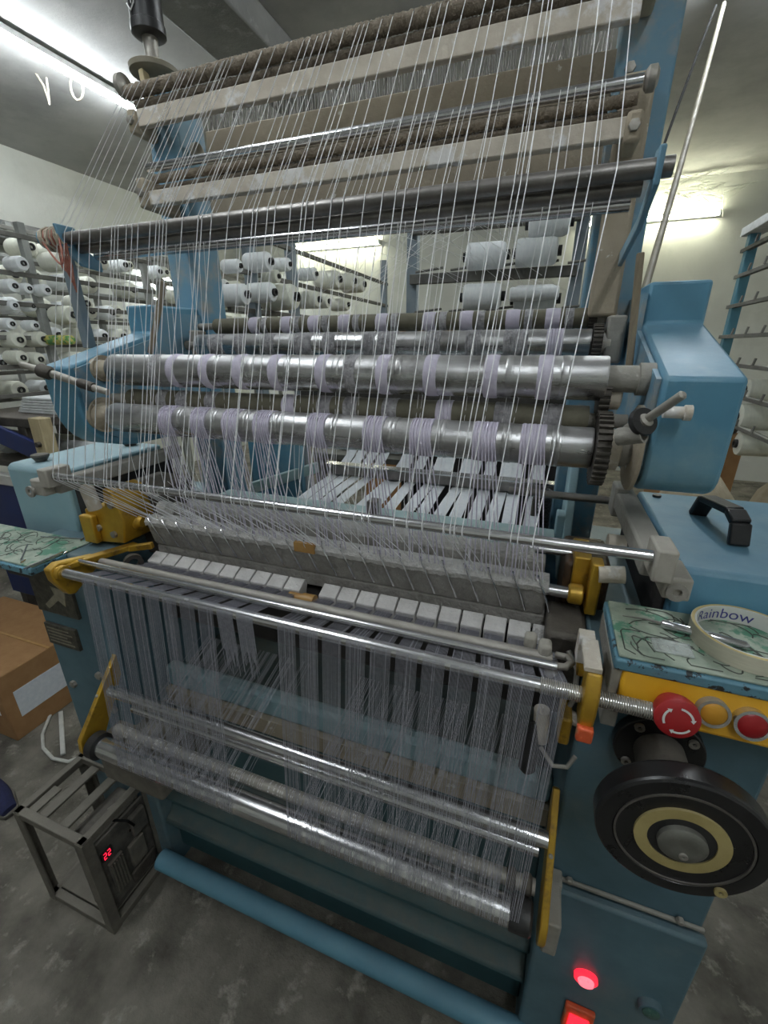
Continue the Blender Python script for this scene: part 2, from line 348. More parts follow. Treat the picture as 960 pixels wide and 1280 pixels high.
def tube_light(p, q, m, label, group=None, hang=.05):
    p = Vector(p); q = Vector(q); d = (q - p).normalized()
    t = thing('tube_light', (p + q) / 2, label, 'light', group)
    MB().tube([p, p.lerp(q, .5), q], .017, 12).build('glass_tube', m, t)
    up = Vector((0, 0, 1)) if hang > 0 else Vector((0, 1, 0))
    off = up * abs(hang) * .62
    MB().beam(p + off - d * .03, q + off + d * .03, .045, .03, up).build('batten', 'fixture', t, bevel=.004)
    for e, sg in ((p, -1), (q, 1)):
        MB().beam(e + off * 1.0 + d * sg * .012, e - off * .45 + d * sg * .012, .036, .022, d).build('end_cap', 'fixture', t, bevel=.003)
    return t
tube_light((-2.83, 1.55, 2.94), (-2.83, 2.95, 2.94), 'tube_cool', 'bright ceiling tube light at the upper left above the racks')
tube_light((.56, 1.85, 2.94), (.56, 3.05, 2.94), 'tube_cool', 'ceiling tube light whose far end shows at the upper right corner')
tube_light((-3.39, 5.84, 2.665), (-2.21, 5.84, 2.665), 'tube_warm', 'yellowish tube light on the back wall behind the hanging cones', hang=-.06)
tube_light((.135, 5.84, 2.665), (1.365, 5.84, 2.665), 'tube_warm', 'yellowish tube light on the back wall right of the blue post', hang=-.06)
tube_light((-1.2, -.3, 2.94), (-1.2, .9, 2.94), 'tube_cool', 'added unseen tube light over the aisle in front of the machine')  # out of view, added to light the machine from the front
tube_light((.5, -1.6, 2.94), (.5, -.4, 2.94), 'tube_cool', 'added unseen tube light over the aisle further from the machine')  # second unseen tube, added as front light from behind the camera
tube_light((-4.3, 4.2, 2.2), (-4.3, 5.4, 2.2), 'tube_cool', 'tube light low on the left wall behind the yarn racks')

# ------------------------------------------------------------------ the knitting machine
KM = thing('knitting_machine', (-.40, .80, 0), 'large blue narrow fabric knitting machine with steel rollers and white yarns on concrete floor', 'machine')
XA, XB = -.83, .07           # working width
def xrod(name, Y, Z, r, x0, x1, m, n=20, parent=KM, label=None, jit=0, seg=1):
    b = MB(); b.tube([(x0 + (x1 - x0) * i / seg, Y, Z) for i in range(seg + 1)], r, n, jit=jit)
    return b.build(name, m, parent, label=label)

# side frames and lower body
MB().box(.10, .335, .56, 1.10, 0, 1.04).build('side_frame', 'blue_low', KM, bevel=.006)
MB().box(-1.10, -.87, .56, 1.10, 0, 1.03).build('side_frame', 'blue_low', KM, bevel=.006)
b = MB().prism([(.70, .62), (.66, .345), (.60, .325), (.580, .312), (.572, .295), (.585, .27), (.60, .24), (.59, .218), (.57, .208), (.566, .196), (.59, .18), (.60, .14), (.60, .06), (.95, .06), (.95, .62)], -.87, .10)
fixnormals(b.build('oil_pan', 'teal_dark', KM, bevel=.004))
xrod('base_rail', .530, .098, .025, -.87, .12, 'rail', 24)
MB().box(-.87, .10, .668, .705, .60, .664).build('cross_beam', 'blue_pale', KM, bevel=.012)  # paler than the frames: light falling on the beam is in its colour
MB().box(-.87, .10, .66, .70, .55, .598).build('edge_strip', 'tan', KM, bevel=.002)
MB().box(-.87, .10, .76, .80, .79, 1.0).build('back_plate', 'dark_in', KM)
MB().box(-.86, .095, .70, .74, .80, .995).build('bed_casting', 'dark_in', KM, bevel=.01)  # near-black colour paints the shade behind the warp bands
# lower cover plates on the right frame with the seam and bolts
MB().box(.105, .336, .554, .560, .575, .583).build('cover_seam', 'grey_iron', KM, bevel=.002)
MB().box(.098, .340, .540, .559, .0, .572).build('base_cover', 'blue_low', KM, bevel=.006)
for x in (.135, .30):
    MB().lathe((x, .556, .588), (0, -1, 0), [(0, .006), (.006, .006), (.008, .004)], 6).build('bolt', 'steel_dust', KM)
MB().box(.102, .122, .53, .558, .55, .60).build('hinge_block', 'grey_iron', KM, bevel=.003)

# pilot lamp, green button, red push square
q = atY(732, 1220, .540)
l = MB().lathe((q.x, .540, q.z), (0, -1, 0), [(0, .020), (.006, .020), (.008, .0165)], 24).build('pilot_lamp', 'red_lamp', KM, label='lit round red pilot lamp')
MB().lathe((q.x, .532, q.z), (0, -1, 0), [(0, .014), (.004, .013), (.006, .007)], 20).build('lens', 'red_lamp_core', l)
q = atY(722, 1268, .540)
l = MB().box(q.x - .026, q.x + .026, .530, .540, q.z - .04, q.z + .036).build('push_switch', 'orange', KM, bevel=.003, label='square lit red push switch')
MB().box(q.x - .017, q.x + .017, .527, .5305, q.z - .034, q.z + .016).build('lens', 'red_lamp', l)
q = atY(812, 1255, .540)
l = MB().ring((q.x, .540, q.z), (0, -1, 0), .014, .019, .012, 24).build('button', 'blue_low', KM, label='green push button')
MB().lathe((q.x, .540, q.z), (0, -1, 0), [(0, .0135), (.014, .0135), (.016, .010)], 20).build('cap', 'greenbtn', l)

# hand wheel
hx, hz = .202, .926
HW = MB().ring((hx, .56, hz), (0, -1, 0), .03, .056, .016, 40).build('flange', 'black_rim', KM, bevel=.002)
for a in (40, 130, 220, 310):
    px, pz = hx + .046 * math.cos(math.radians(a)), hz + .046 * math.sin(math.radians(a))
    MB().ring((px, .544, pz), (0, -1, 0), .003, .0065, .004, 12).build('screw', 'steel_dust', HW)
MB().cyl((hx, .565, hz), (hx, .44, hz), .031, 32).build('wheel_shaft', 'inverter', KM)
b = MB().lathe((hx, .452, hz), (0, -1, 0), [(0, .050), (0, .082), (.003, .087), (.006, .0885), (.026, .0885), (.029, .0875), (.031, .085), (.0318, .078), (.0315, .0700), (.030, .0690), (.029, .05), (.029, .03)], 72)
WH = b.build('hand_wheel', 'black_rim', KM, smooth=14)
MB().ring((hx, .4228, hz), (0, -1, 0), .0662, .0685, .0025, 64).build('bead', 'steel_dark', WH)
MB().ring((hx, .423, hz), (0, -1, 0), .034, .0475, .003, 56).build('gold_ring', 'brasspaint', WH)
MB().lathe((hx, .423, hz), (0, -1, 0), [(0, .0335), (.002, .0335), (.0022, .026)], 40).build('recess', 'black', WH)
MB().lathe((hx, .421, hz), (0, -1, 0), [(0, .0245), (.006, .0245), (.009, .021), (.0095, .012), (.0075, .002)], 40).build('hub_cap', 'hub', WH)
MB().ring((hx + .002, .413, hz - .011), (0, -1, 0), .002, .0045, .003, 16).build('hub_screw', 'steel_dust', WH)
MB().ring((hx + .050, .4205, hz - .058), (0, -1, 0), .003, .0065, .003, 16).build('rim_screw', 'brasspaint', WH)

# control box
CB = MB().prism([(.508, 1.078), (.495, 1.018), (.56, 1.0), (.60, 1.0), (.60, 1.078)], .128, .40).build('control_box', 'yellow', KM, bevel=.004)
fixnormals(CB)
nrm = Vector((0, -1.0, .217)).normalized()
ub = Vector((0, .217, 1.0)).normalized()
def on_box(x, t): return Vector((x, .508 - .013 * (1 - t), 1.018 + .06 * t))
E0 = on_box(.184, .42)
E = MB().lathe(E0, nrm, [(0, .017), (.012, .017), (.012, .0225), (.020, .0245), (.028, .0235), (.031, .018), (.032, .003)], 40).build('emergency_stop', 'red', CB, label='red mushroom emergency stop button with white arrows')
ar = MB()
sx = Vector((1, 0, 0))
for k in range(3):
    a0 = math.radians(15 + 120 * k); a1 = a0 + math.radians(72)
    cs = [a0 + (a1 - a0) * i / 8 for i in range(9)]
    def P(a, r, h=.0326): return E0 + nrm * (h - (r - .012) * .05) + (sx * math.cos(a) + ub * math.sin(a)) * r
    for i in range(8):
        ar.add([P(cs[i], .0135), P(cs[i + 1], .0135), P(cs[i + 1], .0160), P(cs[i], .0160)], [(0, 1, 2, 3)])
    ar.add([P(a0 + .02, .0118), P(a0 + .02, .0178), P(a0 - .26, .0148)], [(0, 1, 2)])
ar.build('arrow_print', 'white_print', CB, smooth=0)
for xx, m, rr, t in ((.2245, 'amber', .0155, .52), (.262, 'dred', .0165, .46)):
    o = on_box(xx, t)
    g = MB().ring(o, nrm, rr - .002, rr + .0015, .010, 36).build('button', 'steel_dust' if m == 'amber' else 'chrome', CB, label='amber button' if m == 'amber' else 'dark red button in chrome ring')
    MB().lathe(o, nrm, [(0, rr - .002), (.009, rr - .002), (.0115, rr - .005)], 32).build('cap', m, CB)
MB().lathe(on_box(.140, .12), nrm, [(0, .004), (.002, .004), (.003, .002)], 12).build('screw', 'steel_dark', CB)

# side shelves with green mats
def shelf(x0, x1, y0, y1, z):
    s = MB().box(x0, x1, y0, y1, z - .016, z)  .build('side_shelf', 'peeled', KM, bevel=.003)
    m = MB().box(x0 + .004, x1 - .002, y0 + .005, y1 - .004, z + .0002, z + .004).build('rubber_mat', 'mat_green', s, bevel=.0015, label='marbled green rubber mat')
    v = MB()
    for k in range(46):
        cx, cy = random.uniform(x0 + .03, x1 - .05), random.uniform(y0 + .02, y1 - .02); a = random.uniform(0, 6.28); r = random.uniform(.01, .035)
        ph = random.uniform(-.6, .6)
        pts = [(min(max(cx + r * math.cos(a + i * .35) * (1 + .2 * ph * i), x0 + .012), x1 - .012), min(max(cy + r * math.sin(a + i * .35) * (.6 + .1 * i), y0 + .012), y1 - .012), z + .0042) for i in range(9)]
        v.tube(pts, .0009, 4)
    v.build('groove', 'mat_line', s, kind='stuff')
    return s
ZSR, ZSL = 1.09, 1.03
shelf(.117, .46, .505, .645, ZSR)
shelf(-1.36, -.945, .485, .625, ZSL)
MB().box(.117, .135, .51, .64, .98, ZSR - .016).build('shelf_bracket', 'grey_iron', KM, bevel=.002)
MB().box(-1.2, -1.1, .57, .60, .93, ZSL - .016).build('shelf_bracket', 'dark', KM, bevel=.002)

# side cabinets
b = MB().prism([(.648, .95), (.648, 1.115), (.66, 1.155), (1.02, 1.16), (1.02, .95)], .205, .62)
CR = b.build('drive_cabinet', 'blue', KM, bevel=.008); fixnormals(CR)
MB().box(.19, .204, .68, 1.02, .98, 1.13).build('cabinet_edge', 'dark_in', KM)
h = atZ(905, 650, 1.16)
hp = [(.285, .90, 1.158), (.289, .885, 1.195), (.302, .80, 1.203), (.305, .775, 1.192), (.306, .765, 1.158)]
hb = MB()
for i in range(4): hb.beam(hp[i], hp[i + 1], .028, .012, (0, -.3, 1) if i in (1, 2) else (0, 1, 0))
hb.build('grip_handle', 'black', CR, bevel=.003)
MB().cyl((.235, .985, 1.158), (.235, .985, 1.164), .008, 12).build('plug', 'black', CR)
b = MB().prism([(.655, .94), (.655, 1.175), (.665, 1.185), (.94, 1.19), (.94, .94)], -1.235, -1.03)
CL = b.build('drive_cabinet', 'blue_pale', KM, bevel=.006); fixnormals(CL)
for (x, y) in ((-1.17, .70), (-1.10, .90)):
    MB().lathe((x, y, 1.187), (0, 0, 1), [(0, .012), (.006, .016), (.012, .020), (.016, .019), (.017, .015)], 24).build('cap_knob', 'inverter', CL)
MB().box(-1.03, -1.0, .67, .94, 1.0, 1.165).build('cabinet_edge', 'dark_in', KM)

# gear housings at the roller ends
def housing(x0, x1, xi, inner_sign, zc, rz):
    prof = [(.62, 1.415), (.848, 1.482), (.848, 1.542), (1.03, 1.545), (1.03, 1.24)]
    for k in range(9):
        a = math.radians(-90 - 78 * k / 8); prof.append((.80 - .178 * abs(math.cos(a)) ** .62, zc - rz * abs(math.sin(a)) ** .62))
    prof.append((.622, zc))
    h = MB().prism(prof, x0, x1).build('gear_housing', 'blue', KM, bevel=.005); fixnormals(h)
    ins = [(.80 + (y - .80) * .93, 1.385 + (z - 1.385) * .90) for y, z in prof]
    p = MB().prism(ins, xi, xi + .006 * inner_sign).build('inner_plate', 'blue_post', KM); fixnormals(p)
    return h
housing(.128, .212, .128, -1, 1.31, .055)
housing(-.96, -.882, -.882, 1, 1.385, .145)
for (x, Y, Z, r) in ((.118, .672, 1.318, .058), (-.872, .668, 1.318, .036), (-.872, .688, 1.41, .026)):
    MB().lathe((x - .004, Y, Z), (1, 0, 0), [(0, r * .9), (.003, r), (.008, r)], 40).build('bearing_disc', 'tan', KM)

# posts and upper frame
MB().box(.04, .128, 1.0, 1.09, .9, 2.45).build('post', 'blue_post', KM, bevel=.004)
MB().box(-.955, -.865, 1.0, 1.09, .9, 1.985).build('post', 'blue_post', KM, bevel=.004)
MB().box(.052, .10, .955, 1.0, 1.50, 1.85).build('post_cover', 'tan', KM, bevel=.006)

def fuzzy(name, Y, Z, r, x0, x1, m, seg=420, n=12, jit=.10):
    return xrod(name, Y, Z, r, x0, x1, m, n, seg=seg, jit=jit)
fuzzy('yarn_rod', .95, 1.972, .0125, -.945, .075, 'fuzz')
fuzzy('yarn_rod', .956, 1.949, .009, -.93, .07, 'fuzz_dark', jit=.1)
MB().box(-.925, .062, .945, .962, 1.908, 1.940).build('flat_bar', 'cream', KM, bevel=.002)
xrod('yarn_rod', .968, 1.985, .0045, -.60, .07, 'steel_dust', 10)
MB().box(-.82, .05, 1.066, 1.072, 1.795, 1.845).build('needle_shade_strip', 'fuzz_dark', KM)  # dark strip painting the shaded recess behind the lower needles
MB().box(-.82, .078, 1.035, 1.06, 1.868, 1.918).build('thread_board', 'tan', KM, bevel=.003)
MB().box(-.82, .075, 1.028, 1.034, 1.852, 1.860).build('flat_bar', 'tan', KM, bevel=.001)
xrod('guide_rod', .921, 1.822, .0085, -.895, .078, 'chrome', 20)
fuzzy('yarn_rod', .925, 1.802, .0085, -.885, .075, 'fuzz', jit=.12)
fuzzy('yarn_rod', .928, 1.785, .006, -.88, .072, 'fuzz_dark', jit=.1)
MB().box(-.89, .072, .905, .925, 1.748, 1.776).build('flat_bar', 'cream', KM, bevel=.002)
MB().box(-.83, .064, 1.035, 1.06, 1.748, 1.800).build('thread_board', 'tan', KM, bevel=.003)
# rows of drop needles on the two thread boards
for zt, zb in ((1.972, 1.915), (1.838, 1.798)):
    b = MB()
    x = -.815
    while x < .035:
        ln = random.uniform(-.018, .004) if x < -.5 or random.random() < .2 else random.uniform(-.004, .003)
        top = zt + random.uniform(-.006, .003)
        b.tube([(x, 1.042, zb), (x - ln * .6, 1.040, (top + zb) / 2), (x - ln, 1.034, top)], .0011, 3)
        x += random.uniform(.0032, .0056)
    b.build('drop_needles', 'steel_dark', KM, kind='stuff')
# end brackets of the upper frame
for (x0, x1, y0, y1, z0, z1, m) in ((-.945, -.924, .935, 1.0, 1.895, 1.94, 'tan'), (.06, .082, .94, 1.0, 1.93, 1.985, 'tan'),
                                   (-.912, -.889, .895, 1.0, 1.742, 1.80, 'tan'), (.062, .085, .895, 1.0, 1.738, 1.78, 'tan'),
                                   (.05, .075, 1.0, 1.05, 1.86, 1.885, 'cream'), (.045, .07, 1.0, 1.05, 1.735, 1.76, 'cream')):
    o = MB().box(x0, x1, y0, y1, z0, z1).build('end_bracket', m, KM, bevel=.006)
    MB().lathe(((x0 + x1) / 2, y0 + .001, (z0 + z1) / 2), (0, -1, 0), [(0, .009), (.006, .008), (.007, .003)], 6).build('bolt', 'steel_dust', o)
for (x, y, z, s) in ((-.955, .95, 1.985, .022), (-.845, 1.03, 1.878, .02), (.088, .921, 1.822, .016), (.072, 1.02, 1.905, .016)):
    MB().lathe((x - .008, y, z), (1, 0, 0), [(0, s * .7), (.004, s), (.014, s), (.018, s * .6)], 20).build('rod_end', 'steel_dust', KM)
MB().beam((-.925, .985, 2.02), (-.905, .97, 1.93), .02, .012, (1, 0, 0)).build('strut', 'wood', KM, bevel=.002)

# three yarn rods in front
xrod('yarn_bar', .711, 1.650, .0108, -.945, .095, 'steel_dark', 24)
xrod('yarn_bar', .730, 1.636, .0095, -.915, .080, 'steel_dark', 24)
xrod('yarn_bar', .757, 1.626, .0090, -.905, .072, 'chrome', 24)
MB().prism([(.692, 1.668), (.725, 1.672), (.735, 1.645), (.79, 1.618), (1.0, 1.60), (1.0, 1.575), (.78, 1.60), (.70, 1.63)], .088, .0955).build('bar_arm', 'blue_post', KM, bevel=.002)
MB().cyl((.094, .711, 1.650), (.108, .711, 1.650), .0112, 20).build('rod_end', 'steel_dark', KM)
MB().prism([(.69, 1.672), (.73, 1.672), (.74, 1.64), (.775, 1.618), (.775, 1.60), (.73, 1.605), (.70, 1.628)], -.925, -.918).build('bar_arm', 'blue_post', KM, bevel=.002)
MB().lathe((-.985, .711, 1.653), (1, 0, 0), [(0, .012), (.003, .017), (.035, .018), (.05, .012)], 24).build('rod_end', 'blue', KM)
b = MB()
for k in range(16):
    x = -.975 + k * .0036 + random.uniform(-.002, .002); r = .016 + random.uniform(0, .005)
    b.tube([(x + random.uniform(-.003, .003), .711 + r * math.cos(a), 1.651 + r * math.sin(a)) for a in [i * PI / 5 for i in range(11)]], .0024, 5)
o = b.build('twine_wrap', 'rope_cream', KM, kind='stuff')
b = MB()
for k in range(5):
    x = -.968 + k * .008
    b.tube([(x, .711 + .0185 * math.cos(a), 1.651 + .0185 * math.sin(a)) for a in [i * PI / 5 for i in range(11)]], .0022, 5)
b.tube([(-.97 + .075 * math.sin(i / 14 * PI) * .55 + i * .0035, .695 - .02 * math.sin(i / 14 * PI), 1.648 - .048 * math.sin(i / 14 * PI)) for i in range(15)], .002, 6)
b.build('twine_loop', 'rope_red', KM)
b = MB()
for k in range(7):
    xx = -.935 + k * .004
    b.tube([(xx, .70, 1.64), (xx + .004 * (k % 3), .698, 1.60), (xx + .010 - .002 * k, .70, 1.59 - .006 * k)], .0016, 5)
b.build('twine_tail', 'rope_red', KM)
MB().beam((-.985, .75, 1.63), (-.99, .76, 1.45), .022, .018, (0, 1, 0)).build('drop_post', 'rack_blue', KM, bevel=.002)
MB().beam((-.783, .8, 1.579), (-.857, .8, 1.437), .014, .006, (0, 1, 0)).build('lever', 'wood_dark', KM, bevel=.002)
MB().beam((.101, .80, 1.575), (.115, .80, 1.40), .010, .010, (0, 1, 0)).build('lever', 'wood_dark', KM, bevel=.002)

# warning lamp / tensioner on the left post
ox, oy = -.918, 1.03
MB().lathe((ox, oy, 1.985), (0, 0, 1), [(0, .022), (.018, .022), (.02, .019)], 8).build('post_cap', 'blue', KM)
MB().lathe((ox - .008, oy - .01, 2.025), (0, 0, 1), [(0, .045), (.004, .052), (.013, .053), (.016, .048)], 40).build('disc', 'pvc', KM)
MB().lathe((ox - .008, oy - .01, 2.04), (0, 0, 1), [(0, .022), (.02, .014), (.055, .016)], 24).build('neck', 'steel_dust', KM)
J = MB().lathe((ox - .008, oy - .01, 2.093), (0, 0, 1), [(0, .030), (.004, .036), (.02, .036), (.022, .034), (.2, .036), (.21, .02)], 32).build('motor_can', 'black', KM)
b = MB()
for pts in ([(-.6, .045), (-.2, .03), (.1, .04), (.3, .06)], [(-.4, .062), (0, .05), (.25, .075)], [(-.1, .04), (.05, .08)], [(-.5, .078), (-.2, .085), (.2, .082)]):
    b.tube([(ox - .008 + .0362 * math.sin(a), oy - .01 - .0362 * math.cos(a), 2.093 + z) for a, z in pts], .0016, 4)
b.build('white_mark', 'white_print', J)

# take-down rollers
def roller(name, Y, Z, r, x0, x1, m, shaft, label=None):
    R = MB().lathe((x0, Y, Z), (1, 0, 0), [(0, r * .6), (0, r * .97), (.002, r), (x1 - x0 - .002, r), (x1 - x0, r * .97), (x1 - x0, r * .6)], 56).build(name, m, KM, label=label)
    MB().lathe((x0 - .055, Y, Z), (1, 0, 0), [(0, shaft), (.0545, shaft)], 24).build('roller_shaft', 'grey_iron', R)
    MB().lathe((x1 + .0005, Y, Z), (1, 0, 0), [(0, shaft), (.05, shaft)], 24).build('roller_shaft', 'grey_iron', R)
    return R
def band(R, x, Y, Z, r, wd, m, ridges=1, lift=.0012):
    n = 3 * ridges; prof = [(0, r * .99)]
    for k in range(ridges):
        t0 = wd * k / ridges; dt = wd / ridges
        prof += [(t0 + dt * .08, r + lift * .6), (t0 + dt * .3, r + lift), (t0 + dt * .7, r + lift), (t0 + dt * .92, r + lift * .6)]
        if k < ridges - 1: prof.append((t0 + dt, r + .0001))
    prof.append((wd, r * .99))
    return MB().lathe((x - wd / 2, Y, Z), (1, 0, 0), prof, 48).build('yarn_band', m, R)
RR1 = roller('pressure_roller', .99, 1.500, .018, -.82, .055, 'olive', .008, 'olive rubber covered roller')
RR2 = roller('take_up_roller', .937, 1.455, .0245, -.835, .062, 'roller', .011)
RR3 = roller('take_up_roller', .684, 1.408, .0295, XA, .072, 'roller', .016)
RR4 = roller('pressure_roller', .695, 1.350, .020, -.815, .058, 'olive', .010, 'olive rubber covered roller')
RR5 = roller('take_up_roller', .662, 1.316, .0285, XA, .066, 'roller', .015)
b3 = [-.664, -.588, -.515, -.441, -.351, -.245, -.169, -.08, -.007]
for x in b3:
    band(RR3, x, .684, 1.408, .0295, .021, 'band')
    if random.random() < .75: band(RR3, x + .026, .684, 1.408, .0295, .012, 'roller', lift=.0006)
for x in (-.708, -.30): band(RR3, x, .684, 1.408, .0295, .019, 'band_rough', 3, .0008)
for x in (-.698, -.608, -.533, -.455, -.364, -.256, -.177, -.084, -.009):
    band(RR1, x, .99, 1.500, .018, .028, 'band')
    band(RR1, x + .03, .99, 1.500, .018, .016, 'band_rough', 4, .0007)
for i, x in enumerate((-.77, -.70, -.62, -.53, -.465, -.37, -.33, -.23, -.15, -.07, .0)):
    band(RR2, x, .937, 1.455, .0245, .030 if i % 3 else .045, 'band' if i == 10 else 'band_rough', 6, .0012)
for i, x in enumerate((-.72, -.67, -.60, -.43, -.36, -.31, -.24, -.15, -.06, .01)):
    band(RR4, x, .695, 1.350, .020, .026, 'band' if i in (3, 7) else 'band_rough', 4, .0009)
b5 = [-.675, -.598, -.527, -.461, -.355, -.253, -.175, -.079, -.012]
for x in b5:
    band(RR5, x, .662, 1.316, .0285, .034, 'band', 5, .0012)
    band(RR5, x + .031, .662, 1.316, .0285, .014, 'roller', 2, .0009)
# gears
for (x, Y, Z, r, t, wd) in ((.068, .662, 1.316, .051, 34, .017), (.064, .937, 1.455, .033, 26, .016), (.056, .99, 1.500, .02, 18, .014), (.067, .70, 1.385, .036, 26, .013)):
    g = MB().gear(x, x + wd, Y, Z, r, t, r * .09).build('spur_gear', 'dark', KM, smooth=0)
    MB().lathe((x + wd, Y, Z), (1, 0, 0), [(0, r * .55), (.014, r * .55), (.016, r * .45)], 24).build('gear_hub', 'cream', KM)
MB().lathe((.09, .662, 1.316), (1, 0, 0), [(0, .022), (.02, .022), (.02, .018), (.03, .018)], 28).build('gear_hub', 'grey_iron', KM)
MB().lathe((.073, .684, 1.408), (1, 0, 0), [(0, .0175), (.036, .0175), (.037, .021), (.055, .021)], 24).build('roller_shaft', 'grey_iron', KM)
MB().lathe((-.885, .684, 1.408), (1, 0, 0), [(0, .023), (.012, .023), (.02, .018), (.054, .016)], 24).build('roller_shaft', 'tan', KM)
MB().lathe((-.885, .662, 1.316), (1, 0, 0), [(0, .028), (.018, .028), (.03, .020), (.054, .016)], 24).build('roller_shaft', 'tan', KM)
MB().box(-.86, -.835, .93, .965, 1.43, 1.49).build('roller_bearing', 'grey_iron', KM, bevel=.004)
MB().box(.085, .115, .92, .97, 1.42, 1.50).build('roller_bearing', 'grey_iron', KM, bevel=.004)
# bobbin spindles beside the rollers
s = MB().lathe((.098, .60, 1.352), Vector((.034, -.040, .045)), [(0, .009), (.028, .009), (.03, .005), (.075, .005), (.077, .003)], 16).build('bobbin_spindle', 'steel_dust', KM)
MB().lathe((.106, .590, 1.364), Vector((.034, -.060, .035)), [(0, .010), (.002, .0165), (.005, .0175), (.009, .016), (.010, .006)], 32).build('bobbin', 'black', s)
MB().lathe((.088, .60, 1.345), Vector((.03, -.02, .01)), [(0, .011), (.03, .011), (.03, .008), (.022, .007)], 20).build('clamp_socket', 'grey_iron', KM)
MB().lathe((.13, .60, 1.377), (1, 0, 0), [(0, .007), (.02, .007), (.021, .009), (.028, .009)], 16).build('bolt', 'cream', KM)
s = MB().tube([(-.955, .585, 1.421), (-.90, .60, 1.404), (-.83, .605, 1.386), (-.775, .61, 1.372)], [.006, .008, .007, .006], 12).build('bobbin_spindle', 'steel_dust', KM)
MB().lathe((-.922, .594, 1.411), Vector((.07, .01, -.02)), [(0, .009), (.003, .013), (.022, .013), (.027, .009)], 24).build('bobbin', 'dark', s)
MB().lathe((-.835, .604, 1.388), Vector((.07, .01, -.02)), [(0, .009), (.03, .009), (.032, .006)], 16).build('clamp_socket', 'dark', s)

# yarn guide rod with its arms and end blocks
GY, GZ = .520, 1.2265
xrod('guide_rod', GY, GZ, .0068, -.845, .140, 'chrome', 20)
A = MB().beam((.150, .56, 1.195), (.146, .84, 1.20), .032, .03).build('rod_arm', 'grey_iron', KM, bevel=.004)
o = MB().box(.134, .156, .507, .555, 1.200, 1.240).build('rod_clamp', 'clamp', KM, bevel=.003)
MB().box(.150, .178, .514, .57, 1.178, 1.206).build('rod_clamp', 'clamp', KM, bevel=.003)
MB().ring((.163, .5135, 1.190), (0, -1, 0), .005, .011, .004, 20).build('bolt', 'grey_iron', KM)
MB().box(.128, .150, .80, .845, 1.17, 1.225).build('rod_clamp', 'grey_iron', KM, bevel=.004)
MB().cyl((.115, .70, 1.16), (.14, .70, 1.16), .016, 16).build('boss', 'cream', KM)
MB().cyl((.105, .66, 1.125), (.14, .66, 1.13), .013, 16).build('boss', 'cream', KM)
MB().beam((-.872, .53, 1.20), (-.885, .86, 1.20), .026, .028).build('rod_arm', 'grey_iron', KM, bevel=.004)
MB().box(-.872, -.848, .507, .555, 1.205, 1.241).build('rod_clamp', 'clamp', KM, bevel=.003)
MB().box(-.905, -.872, .510, .565, 1.186, 1.218).build('rod_clamp', 'clamp', KM, bevel=.003)
MB().ring((-.897, .5045, 1.196), (0, -1, 0), .005, .011, .004, 20).build('bolt', 'grey_iron', KM)
MB().cyl((-.865, .585, 1.192), (-.86, .59, 1.135), .0135, 18).build('boss', 'cream', KM)
xrod('cross_rod', .849, 1.184, .0075, -.05, .140, 'steel_dark', 14)

# needle bed: block, lint crust, wire clips
NB = MB().prism([(.652, 1.086), (.662, 1.040), (.668, 1.030), (.70, 1.030), (.70, 1.095), (.662, 1.097)], -.80, .035).build('needle_bed', 'lint_grey', KM, bevel=.003)
fixnormals(NB)
b = MB(); nx = 130
rows = []
for i in range(nx + 1):
    x = -.802 + .84 * i / nx
    rows.append([(x, .651 + random.uniform(-.001, .0005), 1.0835 + random.uniform(-.0025, .001)), (x, .6485 + random.uniform(-.001, .001), 1.092 + random.uniform(-.001, .001)), (x, .655, 1.099 + random.uniform(-.001, .0012)), (x, .668, 1.1005 + random.uniform(-.001, .0015)), (x, .69, 1.098), (x, .69, 1.09)])
vs = [p for r in rows for p in r]; fs = []
for i in range(nx):
    for k in range(5): fs.append((i * 6 + k, (i + 1) * 6 + k, (i + 1) * 6 + k + 1, i * 6 + k + 1))
b.add(vs, fs).build('lint_crust', 'lint', KM, label='white lint crust on the needle bed', kind='stuff')
for k in range(22):
    x = -.785 + k * .0385
    MB().tube([(x - .008, .664, 1.104), (x - .004, .655, 1.109), (x, .6465, 1.102), (x + .012, .6495, 1.074), (x + .022, .658, 1.040)], .0014, 5).build('wire_clip', 'chrome', NB)
for x in (-.40,):
    MB().box(x - .022, x + .022, .6462, .654, 1.084, 1.103).build('parcel_tape', 'brown_tape', NB)
MB().box(-.80, .03, .70, .735, 1.06, 1.112).build('guide_plate', 'lint_grey', KM, bevel=.003)
b = MB(); nx = 110; rows = []
for i in range(nx + 1):
    x = -.74 + .75 * i / nx; 
    rows.append([(x, .71, 1.105), (x, .712, 1.118 + random.uniform(-.003, .004)), (x, .725, 1.124 + random.uniform(-.004, .005)), (x, .745, 1.118 + random.uniform(-.004, .004)), (x, .75, 1.10)])
vs = [p for r in rows for p in r]; fs = []
for i in range(nx):
    for k in range(4): fs.append((i * 5 + k, (i + 1) * 5 + k, (i + 1) * 5 + k + 1, i * 5 + k + 1))
b.add(vs, fs).build('lint_crust', 'lint', KM, kind='stuff')
for x0, x1 in ((-.835, -.80), (.03, .075)):
    xrod('bed_shaft', .672, 1.078, .010, x0, x1, 'chrome', 20)
xrod('bed_shaft', .74, 1.118, .0075, -.02, .075, 'chrome', 20)
MB().lathe((.068, .672, 1.078), (1, 0, 0), [(0, .013), (.003, .0165), (.02, .0165), (.022, .014)], 28).build('bushing', 'gold', KM)
MB().lathe((-.845, .66, 1.085), (1, 0, 0), [(0, .016), (.003, .019), (.016, .019), (.02, .014), (.03, .012)], 28).build('bushing', 'gold', KM)
MB().box(.072, .098, .69, .77, 1.07, 1.135).build('gold_block', 'gold', KM, bevel=.003)
MB().box(.095, .112, .66, .69, 1.05, 1.14).build('gold_block', 'gold', KM, bevel=.003)
